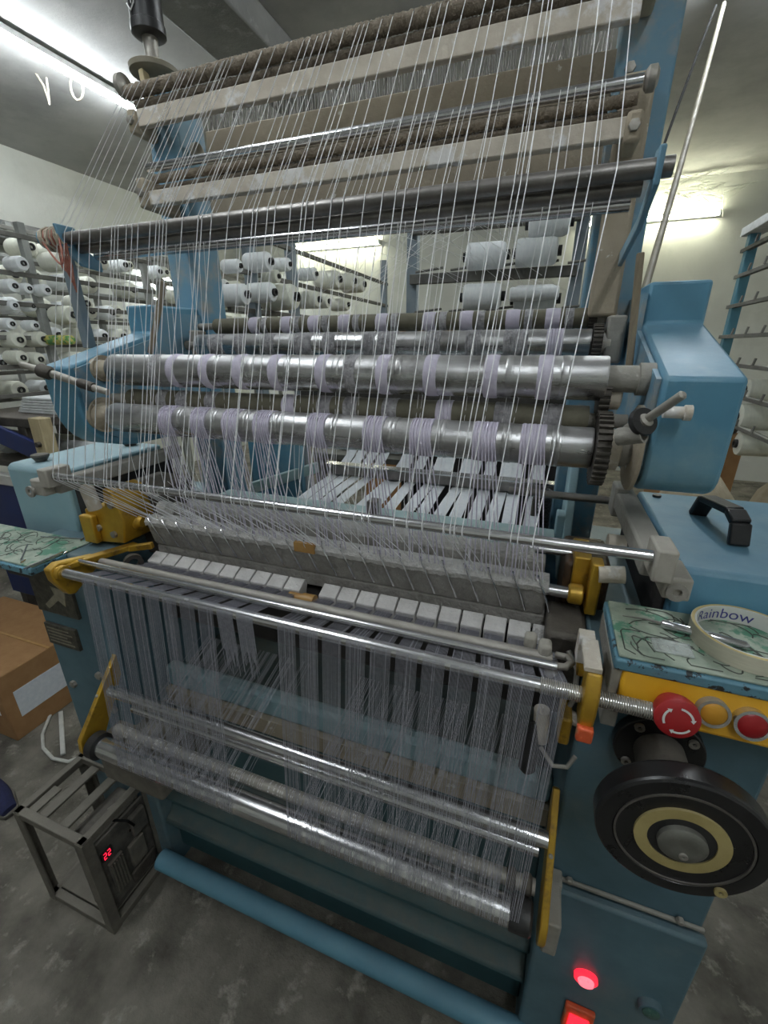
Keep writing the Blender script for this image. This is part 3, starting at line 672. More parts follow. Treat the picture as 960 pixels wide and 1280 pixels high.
g = MB().prism([(-.945, 1.035), (-.84, 1.045), (-.825, 1.10), (-.845, 1.165), (-.868, 1.17), (-.875, 1.13), (-.94, 1.115)], .62, .70, 'y').build('gold_block', 'gold', KM, bevel=.003); fixnormals(g)
for (x, z) in ((-.850, 1.135), (-.905, 1.075), (-.862, 1.065)):
    MB().lathe((x, .62, z), (0, -1, 0), [(0, .008), (.006, .008), (.007, .005)], 8).build('bolt', 'steel_dust', g)
MB().box(-.943, -.905, .605, .62, 1.04, 1.105).build('gold_block', 'gold', KM, bevel=.003)
MB().cyl((-.835, .70, 1.148), (-.80, .70, 1.146), .011, 16).build('boss', 'cream', KM)
MB().cyl((-.79, .69, 1.112), (-.765, .69, 1.112), .016, 12).build('boss', 'lint', KM)
MB().box(-.90, -.79, .70, .80, .98, 1.16).build('end_casting', 'dark', KM, bevel=.008)
MB().box(.06, .13, .70, .82, .94, 1.12).build('end_casting', 'brown_oil', KM, bevel=.008)
MB().box(.04, .10, .60, .70, .93, 1.045).build('end_casting', 'dark', KM, bevel=.008)
MB().cyl((.085, .56, 1.03), (.108, .56, 1.03), .016, 24).build('boss', 'gold', KM)
MB().beam((-.858, .49, 1.047), (-.83, .64, 1.035), .02, .012).build('gold_arm', 'gold', KM, bevel=.002)
MB().beam((-.83, .62, 1.035), (-.78, .64, 1.042), .012, .014).build('gold_arm', 'gold', KM, bevel=.002)
MB().ring((-.80, .60, 1.018), (1, -.6, 0), .010, .019, .012, 24).build('boss', 'dark', KM)

# comb blocks and the dark sleeves of warp under them
PITCH = .0388
XC0 = -.792
slots = [k for k in range(22) if k not in (10,)]
slots = slots[:21]
for k in slots:
    x = XC0 + k * PITCH
    c = MB().prism([(.628, 1.008), (.655, 1.020), (.662, 1.008), (.655, .985), (.63, .985)], x, x + PITCH - .0035).build('comb_block', 'comb', KM, bevel=.0015)
    fixnormals(c)
MB().lathe((XC0 + 10 * PITCH - .02, .62, .998), (1, 0, 0), [(0, .010), (.03, .010), (.03, .0125), (.055, .0125)], 20).build('tape_spool', 'brown_tape', KM)
MB().box(-.80, .04, .668, .72, 1.0, 1.029).build('bed_ledge', 'lint_grey', KM, bevel=.003)
MB().box(-.80, .06, .635, .70, .93, .985).build('comb_rail', 'dark_in', KM, bevel=.003)
for (x0, x1, y, z, m) in ((.022, .055, .645, 1.00, 'lint'), (.045, .062, .58, 1.0, 'clamp')):
    o = MB().lathe((x0, y, z), (1, 0, 0), [(0, .014), (.006, .017), (x1 - x0 - .006, .016), (x1 - x0, .010)], 14).build('boss', m, KM)
MB().box(.03, .048, .545, .568, 1.02, 1.058).build('rod_clamp', 'clamp', KM, bevel=.005)
MB().box(.010, .028, .56, .578, 1.035, 1.058).build('rod_clamp', 'clamp', KM, bevel=.005)
xrod('warp_rod', .551, 1.036, .0085, -.825, .05, 'steel_dust', 18)
xrod('warp_rod', .523, 1.046, .0060, -.87, .055, 'chrome', 16)
MB().tube([(.05, .523, 1.046), (.066, .526, 1.046), (.074, .54, 1.044), (.070, .556, 1.04), (.055, .56, 1.037)], .005, 10).build('rod_loop', 'steel_dust', KM)
MB().tube([(-.87, .523, 1.046), (-.865, .51, 1.047), (-.845, .497, 1.045)], .004, 8).build('rod_loop', 'steel_dust', KM)
FY, FZ, FR = .484, 1.0425, .0095
xrod('warp_rod', FY, FZ, FR, -.845, .19, 'chrome', 24, label='front steel warp rod with threaded end')
b = MB()
x = .035
while x < .185:
    b.lathe((x, FY, FZ), (1, 0, 0), [(0, FR), (.0008, FR + .0009), (.0014, FR + .0009), (.0022, FR)], 20); x += .0027
b.build('screw_thread', 'steel_dust', KM)
c = MB().prism([(.468, 1.002), (.462, 1.03), (.462, 1.062), (.474, 1.085), (.50, 1.085), (.50, 1.005)], .084, .101).build('rod_bracket', 'gold', KM, bevel=.003); fixnormals(c)
MB().box(.083, .102, .459, .472, .990, 1.012).build('painted_end', 'orange', KM, bevel=.003)
MB().box(.080, .100, .475, .535, 1.085, 1.092).build('paper_shim', 'cream', KM, bevel=.001)
MB().box(.078, .098, .535, .56, 1.05, 1.089).build('paper_shim', 'cream', KM, bevel=.001)
c = MB().prism([(.468, 1.03), (.466, 1.055), (.484, 1.062), (.56, 1.045), (.56, 1.02), (.50, .985), (.488, .99)], -.868, -.848).build('rod_bracket', 'gold', KM, bevel=.003); fixnormals(c)
MB().lathe((-.85, FY, FZ), (1, 0, 0), [(0, .015), (.012, .014)], 24).build('bushing', 'gold', KM)

# low warp rollers between gold end plates
xrod('warp_roller', .505, .736, .0130, -.835, .082, 'chrome', 32)
xrod('warp_roller', .532, .668, .0115, -.815, .075, 'chrome', 32)
xrod('warp_roller', .494, .634, .0120, -.835, .075, 'steel_dust', 32)
LR = xrod('warp_roller', .459, .614, .0215, -.842, .040, 'chrome', 40)
MB().lathe((.040, .459, .614), (1, 0, 0), [(0, .023), (.002, .0245), (.030, .0245), (.034, .021)], 36).build('end_cap', 'black', KM)
MB().lathe((-.868, .459, .614), (1, 0, 0), [(0, .026), (.003, .029), (.022, .029), (.026, .022)], 36).build('end_cap', 'black', KM)
for x in (.03, .055):
    MB().lathe((x, .494, .634), (1, 0, 0), [(0, .014), (.003, .016), (.012, .016), (.015, .013)], 24).build('collar', 'dark', KM)
for x0, lab in ((.084, None), (-.885, None)):
    p = MB().prism([(.560, .782), (.572, .772), (.565, .73), (.47, .575), (.445, .582), (.434, .61), (.437, .640)], x0, x0 + .011).build('roller_plate', 'gold', KM, bevel=.002); fixnormals(p)
    MB().lathe((x0 + .0055, .502, .709), (0, -.75, .65), [(0, .0035), (.006, .0035), (.007, .002)], 10).build('bolt', 'steel_dust', p)
MB().box(.096, .12, .47, .55, .52, .60).build('plate_bracket', 'grey_iron', KM, bevel=.004)

# name plates on the left frame
P1 = MB().box(-1.09, -.955, .552, .560, .862, .985).build('sign_plate', 'plate', KM, bevel=.001, label='dark plate with a pale pointing arrow')
MB().prism([(-1.055, .885), (-1.045, .875), (-1.005, .905), (-.985, .892), (-.975, .935), (-1.02, .94), (-1.012, .92)], .5505, .552, 'y').build('arrow_mark', 'plate_print', P1)
P2 = MB().box(-1.09, -.985, .552, .560, .765, .825).build('sign_plate', 'plate', KM, bevel=.001, label='small name plate with rows of print')
for k in range(5):
    MB().box(-1.082, -.998 - .01 * (k % 3), .5512, .552, .774 + k * .0095, .7775 + k * .0095).build('print_row', 'plate_print', P2)
for (x, z) in ((-1.06, .64), (-.93, .60), (-.95, .70)):
    MB().lathe((x, .56, z), (0, -1, 0), [(0, .01), (.008, .01), (.01, .006)], 6).build('bolt', 'steel_dust', KM)
MB().box(-.93, -.74, .49, .66, .44, .565).build('gear_case', 'frame_grime', KM, bevel=.01)

# behind: teal plate, tape bar, side plates, chain, divider
MB().box(-.76, .045, .775, .885, 1.094, 1.100).build('tray_plate', 'teal_plate', KM, bevel=.001)
MB().box(-.322, -.300, .772, .80, 1.10, 1.155).build('divider', 'steel_dark', KM, bevel=.002)
MB().beam((-.575, 1.09, 1.122), (.095, 1.09, 1.122), .030, .026).build('tape_bar', 'steel_dark', KM, bevel=.003)
MB().box(-.575, .095, 1.074, 1.106, 1.1355, 1.139).build('tape_bar_edge', 'chrome', KM)
MB().box(.05, .10, 1.06, 1.12, 1.1395, 1.153).build('end_cap', 'teal_plate', KM, bevel=.006)
MB().prism([(.86, 1.0), (.84, 1.09), (.93, 1.28), (1.02, 1.30), (1.02, 1.0)], .06, .075).build('side_plate', 'blue_pale', KM, bevel=.002)
MB().box(.045, .062, .86, .90, 1.06, 1.14).build('side_plate', 'blue_pale', KM, bevel=.003)
MB().box(-.79, -.62, 1.02, 1.04, 1.0, 1.30).build('side_plate', 'blue', KM, bevel=.003)
MB().beam((-.70, .90, 1.105), (-.60, 1.08, 1.125), .012, .03).build('side_plate', 'teal_plate', KM, bevel=.002)
b = MB()
for k in range(60):
    pass
b.tube([(.022 + .012 * math.cos(i * .9), .97 + .012 * math.sin(i * .9), 1.06 + i * .0011) for i in range(90)], .0028, 5)
b.build('coil_spring', 'black', KM)
MB().box(-.005, .008, .95, 1.0, 1.05, 1.14).build('small_casting', 'dark', KM, bevel=.003)
MB().box(-.45, .055, 1.40, 1.42, .5, 1.20).build('dark_backdrop', 'dark_in', KM)  # added dark sheet so the gap behind the tapes reads as dark
MB().box(-.83, .055, 1.40, 1.42, 1.25, 1.435).build('dark_backdrop', 'dark', KM)  # added dark sheet that darkens the gaps between the rollers
MB().box(-.82, .06, 1.02, 1.10, .92, 1.0).build('back_beam', 'blue_low', KM, bevel=.004)
# clutter of the right end under the shelf
MB().tube([(.075, .60, 1.02), (.09, .585, 1.0), (.092, .58, .95), (.08, .585, .90)], .004, 8).build('oil_pipe', 'grey_iron', KM)
MB().cyl((.05, .575, .92), (.055, .575, .86), .012, 16).build('drop_handle', 'cream', KM)
MB().lathe((.040, .565, .90), (.0, -.06, -1), [(0, .004), (.02, .008), (.04, .012), (.09, .0135), (.098, .008)], 20).build('drop_handle', 'black', KM)
MB().box(.075, .092, .55, .60, .885, .935).build('gold_block', 'gold', KM, bevel=.004)
MB().cyl((.088, .575, .92), (.108, .575, .915), .010, 16).build('boss', 'cream', KM)
MB().tube([(.055, .56, .86), (.075, .545, .845), (.095, .545, .85), (.104, .55, .87)], .0035, 8).build('oil_pipe', 'grey_iron', KM)

# ------------------------------------------------------------------ yarns
def strand(b, pts, r): b.tube(pts, r, 3, caps=False)
# upper yarns, one object each: top rod -> front bar -> guide rod -> needle bed
ux = []
x = -.932
while x < .055:
    ux.append(x); x += random.choice((.008, .014, .02, .028, .034))
for x in ux:
    g = -.40 + (x + .43) * .86 + random.uniform(-.006, .006)
    b = MB()
    xt = x + random.uniform(-.006, .006)
    strand(b, [(xt, .95, 1.986), (xt, .936, 1.975), (x, .702, 1.659), (x, .6995, 1.650), (g, .5105, 1.232), (g, .5105, 1.224), (g + random.uniform(-.01, .03), .648, 1.102)], .00080)
    tag(b.build('yarn', 'yarn'), 'white yarn slanting from the top rod over the front bar', 'yarn', 'slanting upper yarns')
x = -.86
while x < .05:
    b = MB(); g = -.39 + (x + .41) * .88 + random.uniform(-.01, .01)
    strand(b, [(x, .921, 1.831), (x, .912, 1.824), (x, .747, 1.634), (x, .7465, 1.625), (g, .645, 1.235), (g, .655, 1.104)], .00050)
    tag(b.build('yarn', 'yarn'), 'thin white yarn dropping from the middle chrome rod', 'yarn', 'yarns from the middle rod')
    x += random.choice((.012, .022, .03, .042))
# lavender elastic bundles falling off the front roller
words = ['first', 'second', 'third', 'fourth', 'fifth', 'sixth', 'seventh', 'eighth', 'ninth']
for i, x in enumerate(b5):
    b = MB()
    for k in range(8):
        x0 = x + (k - 3.5) * .0045; x1 = x + .012 + (k - 3.5) * .0085 + random.uniform(-.004, .004)
        strand(b, [(x0, .655, 1.3458), (x0, .642, 1.339), (x0, .634, 1.326), (x0 + .001, .6318, 1.316), (x1, .652, 1.103)], .0012)
    tag(b.build('elastic_bundle', 'yarn_lav'), f'{words[i]} lavender elastic bundle from the left falling off the front roller', 'yarn', 'elastic bundles off the front roller', 'stuff')
# short yarns between guide rod and bed
b = MB()
for k in range(80):
    x = random.uniform(-.70, .0); strand(b, [(x + random.uniform(-.01, .01), random.uniform(.60, .66), 1.20 + random.uniform(-.01, .02)), (x, .70, 1.11)], .00045)
tag(b.build('needle_yarns', 'yarn'), 'fine white yarns fanning into the needle bed behind the guide rod', 'yarn', None, 'stuff')
# warp bands: comb -> rods -> front rod -> low roller
for k in slots:
    x0 = XC0 + k * PITCH
    cut = k in (8, 9)
    b = MB(); n = 24
    for j in range(n):
        xa = x0 + .002 + (PITCH - .0085) * j / (n - 1)
        xf = xa + .012
        top = [(xa, .6275, 1.004), (xa + .004, .553, 1.0262), (xa + .008, .523, 1.0385), (xf, .486, 1.0522), (xf, .4745, 1.0475), (xf, .4738, 1.040)]
        xe = -.40 + (xf + .40) * (.975 if k > 9 else .985) + random.uniform(-.002, .002)
        if cut: strand(b, top + [(xf, .475, .95 + random.uniform(-.03, .03))], .00042)
        else:
            strand(b, top + [(xe, .4392, .625), (xe, .4371, .614), (xe, .441, .601), (xe, .452, .5932)], .00024 if random.random() < .86 else .0005)
    lab = f'{ORD[k]} grey warp band from the left hanging off the front rod' if k < 10 else f'{ORD[k - 11]} grey warp band of the right block counted from the gap'
    if cut: lab = 'short cut grey warp band ' + ('nearest the gap in the warp' if k == 9 else 'second from the gap in the warp')
    tag(b.build('warp_band', 'warp'), lab, 'yarn', 'warp bands' + (' cut short' if cut else ' of the left block' if k < 10 else ' of the right block'), 'stuff')
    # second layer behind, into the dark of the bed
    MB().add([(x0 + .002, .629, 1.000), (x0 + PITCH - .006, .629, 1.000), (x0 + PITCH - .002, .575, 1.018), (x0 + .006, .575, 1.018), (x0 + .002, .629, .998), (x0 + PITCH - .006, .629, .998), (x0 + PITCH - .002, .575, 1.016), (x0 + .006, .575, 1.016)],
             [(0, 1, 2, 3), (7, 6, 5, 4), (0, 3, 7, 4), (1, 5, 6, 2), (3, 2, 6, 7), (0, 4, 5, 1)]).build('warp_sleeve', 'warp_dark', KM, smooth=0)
b = MB()
for k in range(260):
    x = random.uniform(-.78, .03)
    if -.47 < x < -.35: continue
    strand(b, [(x, .459, .636), (x, .494, .6463), (x + .01, .532, .6798), (x + .04, .690, .78)], .00034)
tag(b.build('warp_sheet', 'warp'), 'sparse warp sheet running back from the low rollers', 'yarn', None, 'stuff')
b = MB()
for k in range(170):
    x = random.uniform(-.80, .0); xx = x + random.uniform(-.02, .02)
    b.tube([(x, .494 + .0124 * math.sin(a), .634 + .0124 * math.cos(a)) for a in (-1.4, -.7, 0, .7)], .0004, 3, caps=False)
tag(b.build('roller_windings', 'yarn'), 'short white yarn turns lying on the dusty low roller', 'yarn', None, 'stuff')
# yarns running from the creel up to the thread boards
b = MB()
for k in range(42):
    x = random.uniform(-.78, .03); e = Vector((random.choice((-1.5, -1.3, -.3, -.1, .0)) + random.uniform(-.1, .1), random.uniform(1.9, 3.2), random.uniform(1.55, 1.8)))
    strand(b, [(x, 1.06, 1.90 if k % 2 else 1.78), e], .0006)
tag(b.build('creel_yarns', 'yarn'), 'fine slanting yarns between the yarn racks and the thread boards', 'yarn', None, 'stuff')

# woven tapes
xs = [-.56, -.53, -.50, -.465, -.405, -.368, -.330, -.288, -.250, -.214, -.174, -.134, -.096, -.058, -.020]
for i, x in enumerate(xs):
    wd = .028; z0 = 0; j = random.uniform(-.006, .006); m = random.uniform(.0, .006)
    path = [(.888, 1.085), (.90, 1.094), (.98, 1.098 + m * .5), (1.075, 1.1035), (1.11, 1.1045), (1.20, 1.13 + m), (1.32, 1.20)]
    b = MB(); vs = []; fs = []
    for (y, z) in path:
        sx_ = x + j * (y - .8) * 6
        vs += [(sx_, y, z), (sx_ + wd, y, z), (sx_ + wd, y, z + .0013), (sx_, y, z + .0013)]
    for k in range(len(path) - 1):
        for e in range(4):
            a0 = k * 4 + e; a1 = k * 4 + (e + 1) % 4; fs.append((a0, a1, a1 + 4, a0 + 4))
    fs += [(3, 2, 1, 0), tuple(len(vs) - 4 + e for e in range(4))]
    o = b.add(vs, fs).build('woven_tape', 'tape'); fixnormals(o)
    tag(o, f'{ORD[i]} white woven tape from the left running under the dark bar', 'tape', 'finished white tapes')

# ------------------------------------------------------------------ loose things on the shelves
TR = thing('masking_tape_roll', (.335, .55, ZSR + .004), 'roll of masking tape with blue print inside lying on green mat', 'tape roll')
c = atZ(930, 806, ZSR + .0045); ax = Vector((0, 0, 1))
MB().ring(c, ax, .056, .0605, .021, 72).build('tape', 'maskingtape', TR)
MB().ring(c + Vector((0, 0, .0001)), ax, .0545, .0562, .0213, 72).build('core', 'tapecore', TR)
MB().ring(c + Vector((0, 0, .0208)), ax, .0566, .0600, .0006, 72).build('tape_edge', 'tape_edge', TR)
vs, fs = text_geo('Rainbow', .0215)
wv = []
x0t = min(v[0] for v in vs)
for v in vs:
    a = math.radians(142) - (v[0] - x0t) / .0543
    wv.append((c.x + .0543 * math.cos(a), c.y + .0543 * math.sin(a), c.z + .0035 + v[1]))
MB().add(wv, fs).build('lettering', 'blue_print', TR, smooth=0)
p0 = atZ(826, 779, ZSR + .011); p1 = atZ(936, 808, ZSR + .011); d = (p1 - p0).normalized()
LT = thing('latch_needle', p0, 'steel latch needle tool with thin tip on the green mat by the tape roll', 'tool')
MB().tube([p0, p0 + d * .003, p0 + d * .05, p0 + d * .09, p0 + d * .094], [.004, .0062, .006, .0055, .003], 14).build('handle', 'chrome', LT)
MB().tube([p0 - d * .045 + Vector((0, 0, -.004)), p0 - d * .02, p0], [.0005, .0012, .0025], 8).build('tip', 'steel_dark', LT)
b = MB()
q0 = atZ(840, 810, ZSR + .006)
b.box(q0.x - .022, q0.x + .022, q0.y - .014, q0.y + .014, ZSR + .0045, ZSR + .0085)
o = b.build('polythene_bag', 'clear', bevel=.003); tag(o, 'small clear polythene bag on the green mat left of the tape roll', 'bag')
b = MB()
for k in range(9):
    x = random.uniform(.32, .44); y = random.uniform(.535, .60); a = random.uniform(-.6, .9)
    b.tube([(x, y, ZSR + .005), (x + .03 * math.cos(a), y + .03 * math.sin(a), ZSR + .0075), (x + .055 * math.cos(a), y + .05 * math.sin(a), ZSR + .005)], .0008, 4)
tag(b.build('wire_scraps', 'steel_dark'), 'tangle of thin wire scraps behind the latch needle', 'wire', None, 'stuff')
for i, (px, py, an, lb) in enumerate(((75, 672, .3, 'bent steel hook at the far end of the left green mat'), (30, 690, -.8, 'long steel hook across the middle of the left green mat'), (55, 700, 1.6, 'short steel hook near the front edge of the left green mat'))):
    q0 = atZ(px, py, ZSL + .006)
    pts = [(q0.x + .05 * t * math.cos(an), q0.y + .04 * t * math.sin(an), ZSL + .006) for t in (-1, -.3, .4, 1)]
    e = pts[-1]; pts += [(e[0] + .010, e[1] + .003, ZSL + .007), (e[0] + .012, e[1] - .007, ZSL + .006)]
    tag(MB().tube(pts, .0016, 6).build('steel_hook', 'chrome'), lb, 'hook')
o = MB().box(-1.12, -1.09, .49, .505, ZSL + .004, ZSL + .010).build('green_marker', mat('lime_plastic', (.35, .62, .05), scale=30, rough=.4, bump=0), bevel=.003)
tag(o, 'lime green plastic clip on the front edge of the left mat', 'clip')

# ------------------------------------------------------------------ angle iron stand, inverter, box, cable, shoe
x0, x1, y0, y1, H = -1.15, -.905, .385, .575, .352
ST = thing('angle_iron_stand', ((x0 + x1) / 2, (y0 + y1) / 2, 0), 'grimy low angle iron stand with open slatted top on the concrete floor', 'stand')
for (x, y) in ((x0, y0), (x1, y0), (x0, y1), (x1, y1)):
    sx_, sy_ = (1 if x == x0 else -1), (1 if y == y0 else -1)
    poly = [(x, y), (x + .025 * sx_, y), (x + .025 * sx_, y + .004 * sy_), (x + .004 * sx_, y + .004 * sy_), (x + .004 * sx_, y + .025 * sy_), (x, y + .025 * sy_)]
    fixnormals(MB().prism(poly, 0, H - .004, 'z').build('leg', 'frame_grime', ST))
for z in (H - .022, .0):
    for (a, bb) in (((x0, y0), (x1, y0)), ((x0, y1), (x1, y1)), ((x0, y0), (x0, y1)), ((x1, y0), (x1, y1))):
        bx0, bx1 = sorted((a[0], bb[0])); by0, by1 = sorted((a[1], bb[1]))
        if bx0 == bx1:
            s_ = 1 if bx0 == x0 else -1; bx0, bx1 = sorted((bx0, bx0 + s_ * .022))
        if by0 == by1:
            s_ = 1 if by0 == y0 else -1; by0, by1 = sorted((by0, by0 + s_ * .022))
        MB().box(bx0 + .001, bx1 - .001, by0 + .001, by1 - .001, z, z + .022).build('rail', 'frame_grime', ST, bevel=.002)
for x in (-1.075, -1.0):
    MB().box(x - .014, x + .014, y0 + .022, y1 - .022, H - .016, H - .008).build('slat', 'frame_grime', ST, bevel=.002)
MB().box(x0 + .022, -1.10, y0 + .022, y1 - .1, H - .014, H - .008).build('slat', 'frame_grime', ST, bevel=.002)
MB().box(x0 + .022, x1 - .022, y0 + .022, y1 - .022, .022, .028).build('tray', 'frame_grime', ST, bevel=.002)
IV = thing('inverter', (-.955, .48, .029), 'dusty dark motor inverter with red digit display inside the angle iron stand', 'inverter')
MB().box(-1.00, -.925, .41, .552, .030, .305).build('case', 'inverter', IV, bevel=.006)
MB().box(-.924, -.916, .405, .555, .06, .30).build('face_plate', 'inverter', IV, bevel=.003)
MB().box(-.9165, -.912, .418, .448, .235, .262).build('display', 'black', IV, bevel=.001)
b = MB()
for d0 in (.424, .435):
    for (y, z, hy, hz_) in ((0, .238, .006, .0012), (0, .247, .006, .0012), (.0, .2565, .006, .0012), (-.0005, .238, .0012, .010), (.006, .247, .0012, .010)):
        b.box(-.9121, -.9112, d0 + y, d0 + y + hy, z, z + hz_)
b.build('digits', 'red_led', IV, smooth=0)
MB().box(-.916, -.905, .48, .525, .12, .20).build('cover_tab', 'frame_grime', IV, bevel=.003)
MB().box(-.916, -.900, .50, .545, .215, .285).build('terminal_cover', 'inverter', IV, bevel=.004)
MB().box(-.916, -.906, .425, .465, .10, .215).build('heat_sink', 'inverter', IV, bevel=.003)
for k in range(5): MB().box(-.9062, -.902, .428 + k * .0075, .431 + k * .0075, .105, .21).build('fin', 'frame_grime', IV)
MB().box(-.916, -.908, .47, .545, .065, .105).build('terminal_cover', 'dark', IV, bevel=.003)
MB().tube([(-.92, .50, .23), (-.90, .505, .26), (-.895, .49, .30), (-.92, .47, .318)], .003, 6).build('wire', 'cable_black', IV)
MB().tube([(-.93, .53, .29), (-.925, .535, .31), (-.94, .52, .325), (-.97, .49, .30)], .003, 6).build('wire', 'steel_dust', IV)
BXT = atZ(50, 828, .25)
bx1, by0 = -1.80, .70
BX = thing('cardboard_box', (-2.1, .98, 0), 'brown cardboard carton with white label on the floor left of machine', 'box')
MB().box(-2.42, bx1, by0, 1.10, .0, .30).build('carton', 'card', BX, bevel=.004)
MB().box(-2.42, bx1 + .001, .895, .905, .3005, .302).build('seam_tape', 'brown_tape', BX)
MB().box(bx1 + .0005, bx1 + .002, .74, 1.02, .09, .21).build('label', 'label', BX)
MB().box(-2.2, bx1 - .04, by0 - .002, by0 - .0005, .12, .23).build('label', 'label', BX)
b = MB()
for k in range(4): b.box(-2.18, bx1 - .06 - .05 * (k % 2), by0 - .0028, by0 - .002, .14 + k * .022, .146 + k * .022)
b.build('print_row', 'blue_print', BX, smooth=0)
pts = [atZ(px, py, .008) for px, py in ((82, 862), (70, 868), (68, 882), (60, 900), (53, 918), (54, 935), (66, 948), (85, 952), (105, 945))]
tag(MB().tube(pts, .006, 8).build('white_cable', 'cable_white'), 'white cable curling over the floor between carton and stand', 'cable')
p, q = atZ(76, 890, .006), atZ(79, 943, .006)
tag(MB().beam(p, q, .016, .010).build('plastic_strip', 'cable_white', bevel=.002), 'straight white plastic strip on the floor by the cable', 'strip')
q = atZ(6, 1008, .03)
SH = thing('shoe', (q.x - .08, q.y, 0), 'navy cloth shoe toe on the concrete floor beside the stand', 'shoe')
b = MB(); vs = []; fs = []; n = 14
for i in range(9):
    t = i / 8; xx = q.x + .02 - .24 * t; wd = .045 * math.sin(min(1, .25 + t * 1.6) * PI / 2) * (1 - .15 * t); ht = .035 + .05 * t
    if i == 0: wd = .022; ht = .022
    for k in range(n):
        a = 2 * PI * k / n; vs.append((xx, q.y + wd * math.cos(a) + .03 * t, .018 + max(-.012, ht * .5 * math.sin(a)) + ht * .25))
for i in range(8):
    for k in range(n): fs.append((i * n + k, i * n + (k + 1) % n, (i + 1) * n + (k + 1) % n, (i + 1) * n + k))
fs.append(tuple(range(n))); fs.append(tuple(range(8 * n, 9 * n))[::-1])
o = b.add(vs, fs).build('upper', 'shoe', SH); fixnormals(o)
MB().prism([(q.x + .025, q.y - .02), (q.x + .03, q.y), (q.x + .025, q.y + .022), (q.x - .05, q.y + .055), (q.x - .22, q.y + .07), (q.x - .22, q.y - .02), (q.x - .05, q.y - .04)], .0, .016, 'z').build('sole', 'inverter', SH, bevel=.003)

# ------------------------------------------------------------------ ceiling bits
def loop_thing(pts, r, m, name, label, cat): return tag(MB().tube(pts, r, 6).build(name, m), label, cat)
def Cz(px, py, z=2.9): return atZ(px, py, z)
Y0 = 2.2
a0 = atZ(45, 92, 3.0); ya = a0.y
loop_thing([a0, atY(55, 108, ya), atY(62, 130, ya), atY(60, 112, ya), atY(58, 97, ya)], .006, 'rope_cream', 'wire_hook', 'narrow cream wire hook hanging under the left ceiling', 'hook')
cc = atZ(90, 96, 3.0) + Vector((.02, 0, -.055))
loop_thing([cc + Vector((.05 * math.cos(a), 0, .06 * math.sin(a))) for a in [i * PI / 8 + .6 for i in range(16)]] , .006, 'rope_cream', 'wire_loop', 'round cream wire loop hanging by the left tube light', 'hook')
p, q = Cz(234, 31, 2.98), Cz(254, 27, 2.98)
tag(MB().beam(p, q, .03, .03).build('rebar_stub', 'dark_in'), 'short rusty rebar stub in the ceiling beside the beam', 'rebar')
p, q = Cz(265, 40, 2.98), Cz(270, 66, 2.98)
tag(MB().tube([p, p.lerp(q, .5) + Vector((.03, 0, -.02)), q], .012, 6).build('rebar_stub', 'dark_in'), 'rusty bent rebar loop in the ceiling near the beam', 'rebar')
p, q = atY(905, 5, 2.9), atY(792, 410, 1.15)
b = MB(); N = 14
b.tube([p.lerp(q, i / N) + Vector((0, 0, -.05 * math.sin(PI * i / N))) for i in range(N + 1)], .0085, 10)
tag(b.build('conduit_pipe', 'pvc'), 'long cream conduit slanting from ceiling down behind the right post', 'pipe')
b = MB(); q2 = atY(785, 415, 1.13)
b.tube([p.lerp(q2, i / N) + Vector((-.03 - .05 * math.sin(PI * i / N), 0, -.16 * math.sin(PI * i / N))) for i in range(N + 1)], .005, 8)
tag(b.build('power_cable', 'cable_black'), 'black power cable sagging beside the cream conduit', 'cable')
b = MB()
for k in range(36):
    s0 = atY(random.uniform(830, 912), random.uniform(212, 250), 5.8)
    b.tube([s0, s0 + Vector((random.uniform(-.3, .3), -.05, random.uniform(-.12, .12))), s0 + Vector((random.uniform(-.4, .4), 0.02, random.uniform(-.2, .1)))], .003, 3)
tag(b.build('cobweb', 'wall'), 'dusty cobweb fluff in the upper corner of the back wall', 'cobweb', None, 'stuff')

# ------------------------------------------------------------------ yarn racks and cones
def make_cone(r, L, m, name='yarn_cone'):
    t = thing(name, (0, 0, 0), 'cone', 'yarn cone')
    MB().lathe((-L / 2, 0, 0), (1, 0, 0), [(0, r * .35), (.004, r * .93), (L * .1, r), (L * .86, r * .97), (L * .95, r * .86), (L * .985, r * .6), (L * .985, r * .38)], 24).build('yarn_body', m, t)
    MB().ring((-L / 2 - .012, 0, 0), (1, 0, 0), r * .22, r * .36, L + .024, 20).build('core', 'cone_core', t)
    return t
def place_cone(proto, p, label, group, rz=0, s=1, used={}):
    if id(proto) not in used: used[id(proto)] = 1; c = proto
    else: c = dup(proto)
    c.location = p; c.rotation_euler = (random.uniform(-3, 3), 0, rz); c.scale = (s, s, s)
    c['label'] = label; c['group'] = group
    return c
PW = make_cone(.048, .15, 'cone')
PC = make_cone(.055, .17, 'cone_cream')
def rack(name, loc, label):
    return thing(name, loc, label, 'rack')
def rack_y(X, ys, zs, y0, y1, mpost, mrail, label, ztop, zpegs=True, pw=.035, rw=.022, pegs=None):
    t = rack('yarn_rack', (X, (y0 + y1) / 2, 0), label)
    for y in ys: MB().box(X - pw / 2, X + pw / 2, y - pw / 2, y + pw / 2, 0, ztop).build('post', mpost, t, bevel=.002)
    for z in zs: MB().box(X - rw / 2 + .012, X + rw / 2 + .012, y0, y1, z - rw / 2, z + rw / 2).build('rail', mrail, t, bevel=.002)
    if pegs:
        for z in zs:
            y = y0 + .06
            while y < y1:
                MB().cyl((X - .03, y, z + .012), (X + pegs, y, z + .02), .004, 6).build('peg', mrail, t)
                y += .155
    return t
